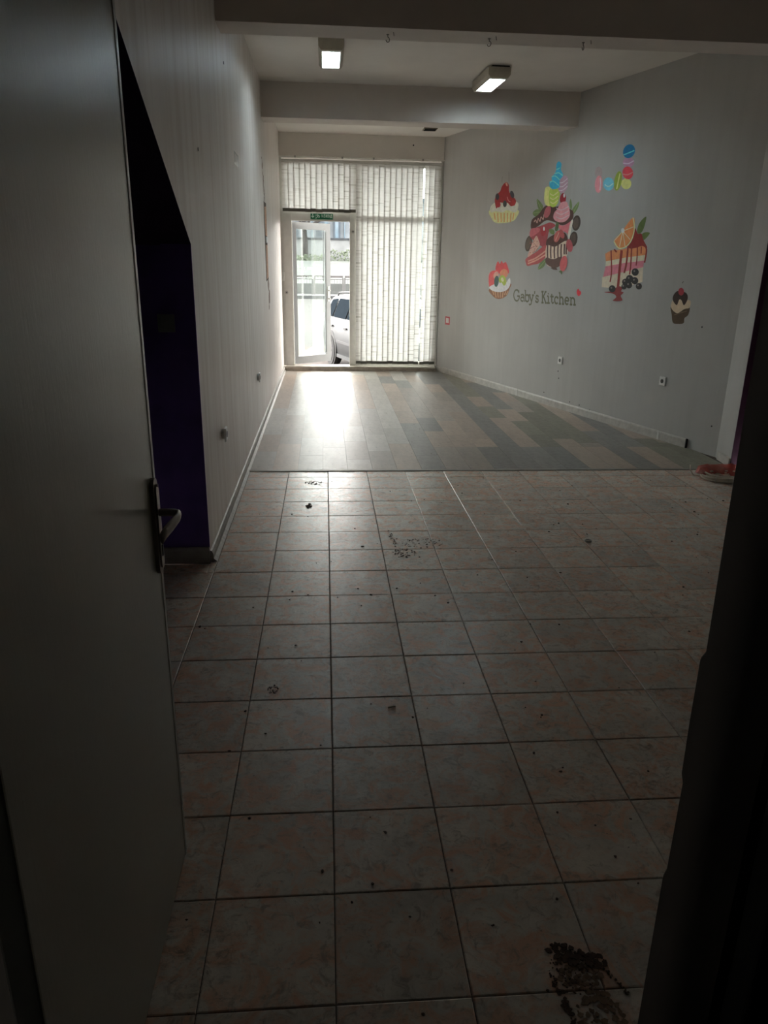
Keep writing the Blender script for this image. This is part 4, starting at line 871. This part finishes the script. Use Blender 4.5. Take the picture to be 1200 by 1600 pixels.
o = box('shading_slab', -14, 14, 10.60, 12.3, 3.35, 3.55, gmat('shading_slab_concrete', (.9, .88, .85), 2)); struct(o, 'balcony slab added unseen above the shopfront to cut high sky light', 'shading')  # unseen slab, added to soften the daylight on the floor by the door
# hedge
hv = MB(); M_HEDGE = simple('hedge_green', (.024, .034, .017), .9, var=.5, s=3)
for k in range(2600):
    x = rnd.uniform(-9, 9); y = rnd.uniform(56.6, 57.9); z = 1.70+rnd.random()**.8*(.62+.22*math.sin(x*1.3)+.1*math.sin(x*4)); s = rnd.uniform(.05, .13)
    a = Vector((rnd.uniform(-1, 1), rnd.uniform(-1, 1), rnd.uniform(-1, 1))).normalized(); b = a.orthogonal().normalized(); P0 = Vector((x, y, z)); hv.add([P0-a*s, P0+b*s*.5, P0+a*s, P0-b*s*.5], [(0, 1, 2, 3)])
o = hv.build('hedge', M_HEDGE); tag(o, 'low green hedge growing along the bank across the street', 'hedge', kind='stuff')
o = box('hedge_soil', -9, 9, 56.6, 57.9, 1.5, 1.74, M_HEDGE); struct(o, 'planted strip under the hedge', 'ground')
# railing
M_RAIL = simple('grey_railing_metal', (.02, .02, .02), .6, 0)
def railing(label, x0, x1):
    R = empty('street_railing', ((x0+x1)/2, 48.2, G0+.15)); tag(R, label, 'railing', 'railing panels across the street')
    zb, zt = G0+.15, G0+1.10
    for x in (x0, x1): MB().box(x-.05, x+.05, 48.15, 48.25, zb, zt+.08, .01).build('post', M_RAIL, R)
    MB().box(x0, x1, 48.18, 48.22, zt-.03, zt+.02).build('top_rail', M_RAIL, R); MB().box(x0, x1, 48.18, 48.22, zb+.14, zb+.18).build('bottom_rail', M_RAIL, R)
    n = 10
    for k in range(1, n): x = x0+(x1-x0)*k/n; box('bar', x-.010, x+.010, 48.19, 48.21, zb+.18, zt-.03, M_RAIL, R)
    MB().box(x0, x1, 48.10, 48.30, zt+.09, zt+.22).build('ledge', gmat('rail_cap_pale', (.20, .19, .19)), R)
xs_ = [-4.6+i*1.93 for i in range(6)]
for i in range(5): railing(('leftmost', 'second', 'third', 'fourth', 'rightmost')[i] + ' panel of the grey street railing seen through the glass door', xs_[i]+.06, xs_[i+1]-.06)
# far building
YBD = 61.0; BD = empty('far_building', (0, YBD, 1.0)); tag(BD, 'long pale building with blue glazing across the street', 'building')
M_BW = gmat('pale_blue_cladding', (.34, .385, .42), 1); M_BG = simple('dark_blue_glazing', (.03, .05, .065), .15, var=.2, s=2, bmp=0); M_BM = gmat('mid_blue_panel', (.12, .15, .18), 1)
box('facade', -30, 32, YBD+.3, YBD+9, 0, 6.2, M_BW, BD); box('roof_slab', -30.5, 32.5, YBD-.2, YBD+9.2, 6.2, 6.5, M_BM, BD)
def fx(px): return ony(px, 365, YBD).x
for a, b, m_, nm in ((443, 452, 'BG', 'window'), (461, 466, 'BM', 'panel'), (466, 471, 'BW', 'panel'), (478, 487, 'BW', 'panel'), (487, 488.5, 'BG', 'mullion'), (488.5, 494, 'BW', 'panel'), (494, 501, 'BM', 'window'), (501, 507, 'BM', 'panel'), (507, 513, 'BG', 'window'), (521, 523.5, 'BM', 'mullion'), (523.5, 529, 'BG', 'window'), (529, 532, 'BM', 'panel'), (538, 539.3, 'BG', 'mullion'), (552, 560, 'BG', 'window'), (566, 572, 'BM', 'panel'), (580, 592, 'BG', 'window'), (600, 608, 'BM', 'panel'), (420, 430, 'BM', 'panel'), (400, 412, 'BG', 'window')):
    d = {'BW': (.30, .10, M_BW), 'BM': (.28, .0, M_BM), 'BG': (.28, .02, M_BG)}[m_]
    box(nm, fx(a), fx(b), YBD+d[1]+.1, YBD+.32, 3.0, 6.1, d[2], BD)
# tree
TR = empty('street_tree', (fx(475)*.0-1.45, 57.3, 1.7)); tag(TR, 'leafy street tree in front of the pale building', 'tree')
tx = ony(476, 380, 58.15).x; MT = gmat('tree_bark', (.075, .07, .068), 8)
MB().tube([(tx, 58.15, 1.6), (tx+.05, 58.15, 3.0), (tx-.03, 58.15, 4.2), (tx+.05, 58.15, 5.2)], [.26, .20, .18, .14], 10).build('trunk', MT, TR, True)
for dx, dz in ((-1.3, 2.1), (1.5, 1.9), (.5, 2.6), (2.6, 1.1)): MB().tube([(tx, 57.3, 4.0), (tx+dx*.5, 57.3+.2, 4.1+dz*.45), (tx+dx, 57.5, 4.0+dz)], [.11, .08, .03], 7).build('branch', MT, TR, True)
mb = MB()
for k in range(2200):
    a = Vector((rnd.gauss(0, 1), rnd.gauss(0, 1), rnd.gauss(0, 1))).normalized(); q = Vector((tx+.6, 57.4, 6.0))+Vector((a.x*2.2, a.y*1.6, a.z*1.1))*(rnd.random()**.4); s = rnd.uniform(.08, .2)
    d1 = Vector((rnd.uniform(-1, 1), rnd.uniform(-1, 1), rnd.uniform(-1, 1))).normalized(); d2 = d1.orthogonal().normalized(); mb.add([q-d1*s, q+d2*s*.5, q+d1*s, q-d2*s*.5], [(0, 1, 2, 3)])
o = mb.build('foliage', simple('tree_leaf_green', (.014, .022, .016), .8, var=.4, s=2), TR); o['kind'] = 'stuff'
# street sign on a post
q = ony(508, 365, 50); SG = empty('street_sign', (q.x+.25, 50, .3)); tag(SG, 'white sign plate on a thin post across the street', 'sign')
zt, zb = ony(508, 355, 50).z, ony(508, 373, 50).z
box('sign_plate', q.x-.02, q.x+.33, 49.97, 50.0, zb, zt, simple('sign_white', (.075, .08, .08), .5), SG, .01); MB().cyl((ony(505, 380, 50).x, 50.03, .3), (ony(505, 380, 50).x, 50.03, zt), .03, 8).build('sign_post', M_RAIL, SG)

# ------------------------------------------------------------------ parked car
hd = Vector((.285, -.9585, 0)); hl = Vector((-hd.y, hd.x, 0)); W0 = Vector((.10, 14.80, G0)); CO_ = W0+hl*.86
CAR = empty('parked_car', CO_); tag(CAR, 'silver estate car parked nose toward the shop window', 'car')
def cw(x, y, z): return CO_+hd*x+hl*y+Vector((0, 0, z))
def carpaint():
    m, nt, b, n, l = nmat('silver_car_paint'); t, _ = tex(nt, 'Object', s=2); r = ramp(nt, t.outputs[0], [(.3, (.055, .058, .06)), (.7, (.066, .068, .07))]); l.new(r.outputs[0], b.inputs['Base Color'])
    b.inputs['Metallic'].default_value = .15; b.inputs['Roughness'].default_value = .45; b.inputs['Specular IOR Level'].default_value = .25; return m
M_CAR = carpaint(); M_CG = simple('car_window_glass', (.012, .016, .02), .6, var=.1, bmp=0, spec=0); M_TYRE = simple('tyre_rubber', (.02, .02, .02), .85); M_RIM = simple('alloy_rim', (.06, .06, .062), .4, .2); M_TRIM = simple('car_black_trim', (.03, .03, .03), .6)
st = [(-.86, .70, .40, .86), (-.80, .80, .32, .93), (-.55, .84, .24, .955), (0, .86, .22, .955), (.6, .87, .20, .95), (1.3, .87, .20, .94), (2.0, .865, .20, .93), (2.35, .86, .21, .92), (2.9, .85, .22, .84), (3.25, .80, .25, .76), (3.45, .66, .32, .66)]
v = []
for x, w, zb, zt in st:
    for y, z in ((0, zb), (w*.88, zb), (w*.97, zb+.08), (w, (zb+zt)/2), (w*.985, zt-.10), (w*.93, zt), (0, zt+.02), (-w*.93, zt), (-w*.985, zt-.10), (-w, (zb+zt)/2), (-w*.97, zb+.08), (-w*.88, zb)): v.append(cw(x, y, z))
n = 12; f = [(i*n+k, i*n+(k+1) % n, (i+1)*n+(k+1) % n, (i+1)*n+k) for i in range(len(st)-1) for k in range(n)]+[tuple(range(n)), tuple((len(st)-1)*n+k for k in range(n))]
BODY = obj('body', v, f, M_CAR, CAR, True)
gh = [(-.76, .95, .95), (-.62, 1.20, .95), (-.48, 1.375, .95), (0, 1.43, .95), (.8, 1.44, .95), (1.35, 1.40, .94), (1.75, 1.22, .935), (2.35, .93, .93)]
v = []
for x, zt, zb in gh:
    t = max(0, (zt-.95)/.49); yt = .80-.19*t
    for y, z in ((.80, zb-.02), (yt+.015, zb+(zt-zb)*.92), (yt-.06, zt), (0, zt+.02), (-yt+.06, zt), (-yt-.015, zb+(zt-zb)*.92), (-.80, zb-.02)): v.append(cw(x, y, z))
n = 7; f = [(i*n+k, i*n+k+1, (i+1)*n+k+1, (i+1)*n+k) for i in range(len(gh)-1) for k in range(n-1)]
obj('cabin', v, f, M_CAR, CAR, True)
def sidewin(pts, sgn, nm):
    A_ = []
    for x, z in pts: t = (z-.95)/.49; A_.append(cw(x, sgn*(.80-.185*t+.012), z))
    MB().prism(A_, hl*sgn*.004).build(nm, M_CG, CAR)
for sgn in (-1, 1):
    sidewin([(-.58, .985), (-.08, .985), (-.02, 1.345), (-.40, 1.315)], sgn, 'quarter_window'); sidewin([(0.0, .985), (.80, .985), (.86, 1.36), (.05, 1.35)], sgn, 'rear_door_window'); sidewin([(.88, .985), (1.92, .985), (1.40, 1.33), (.94, 1.36)], sgn, 'front_door_window')
    mb = MB(); mb.tube([cw(-.35, sgn*.585, 1.385), cw(-.25, sgn*.585, 1.455), cw(.5, sgn*.585, 1.49), cw(1.1, sgn*.585, 1.46), cw(1.2, sgn*.585, 1.40)], .014, 8); mb.build('roof_rail', M_TRIM, CAR, True)
    for hx in (.12, 1.05): MB().box(-.001, .001, -.001, .001, 0, .001)
    for hx in (.10, 1.02):
        MB().prism([cw(hx-.10, sgn*.862, .79), cw(hx+.08, sgn*.862, .80), cw(hx+.08, sgn*.862, .83), cw(hx-.10, sgn*.862, .825)], hl*sgn*.026).build('door_handle', M_TRIM, CAR)
    MB().prism([cw(.42, sgn*.862, .50), cw(2.05, sgn*.862, .50), cw(2.05, sgn*.862, .545), cw(.42, sgn*.862, .545)], hl*sgn*.016).build('side_moulding', M_RIM, CAR)
    MB().prism([cw(.40, sgn*.80, .20), cw(2.15, sgn*.80, .20), cw(2.15, sgn*.80, .27), cw(.40, sgn*.80, .27)], hl*sgn*.06).build('rocker_panel', M_CAR, CAR)
    MB().box(0, 0.001, 0, .001, 0, .001)
    mb = MB(); mb.prism([cw(1.86, sgn*.86, .98), cw(2.02, sgn*.86, .98), cw(1.98, sgn*.86, 1.10), cw(1.88, sgn*.86, 1.10)], hl*sgn*.16); mb.build('wing_mirror', M_CAR, CAR)
    for wx in (0, 2.6):
        # arch opening and wheel
        MB().cyl(cw(wx, sgn*.80, .34), cw(wx, sgn*.868, .34), .375, 28).build('wheel_arch', M_TRIM, CAR)
        Wn = MB().cyl(cw(wx, sgn*.70, .31), cw(wx, sgn*.885, .31), .31, 28).build('wheel', M_TYRE, CAR)
        MB().cyl(cw(wx, sgn*.885, .31), cw(wx, sgn*.892, .31), .225, 24).build('rim', M_RIM, Wn)
        for k in range(7):
            a = 2*math.pi*k/7; MB().cyl(cw(wx+.14*math.cos(a), sgn*.8915, .31+.14*math.sin(a)), cw(wx+.14*math.cos(a), sgn*.8935, .31+.14*math.sin(a)), .032, 10).build('rim_hole', M_TRIM, Wn)
MB().prism([cw(1.80, -.58, 1.225), cw(2.36, -.72, .965), cw(2.36, .72, .965), cw(1.80, .58, 1.225)], (0, 0, .012)).build('windscreen', M_CG, CAR)
MB().prism([cw(-.785, -.66, 1.0), cw(-.785, .66, 1.0), cw(-.55, .56, 1.33), cw(-.55, -.56, 1.33)], -hd*.012).build('rear_window', M_CG, CAR)
for sgn in (-1, 1): MB().prism([cw(3.36, sgn*.45, .55), cw(3.30, sgn*.74, .55), cw(3.22, sgn*.74, .70), cw(3.32, sgn*.45, .68)], hd*.05).build('headlamp', M_RIM, CAR)
MB().prism([cw(3.44, -.35, .48), cw(3.44, .35, .48), cw(3.44, .35, .60), cw(3.44, -.35, .60)], hd*.03).build('grille', M_TRIM, CAR)
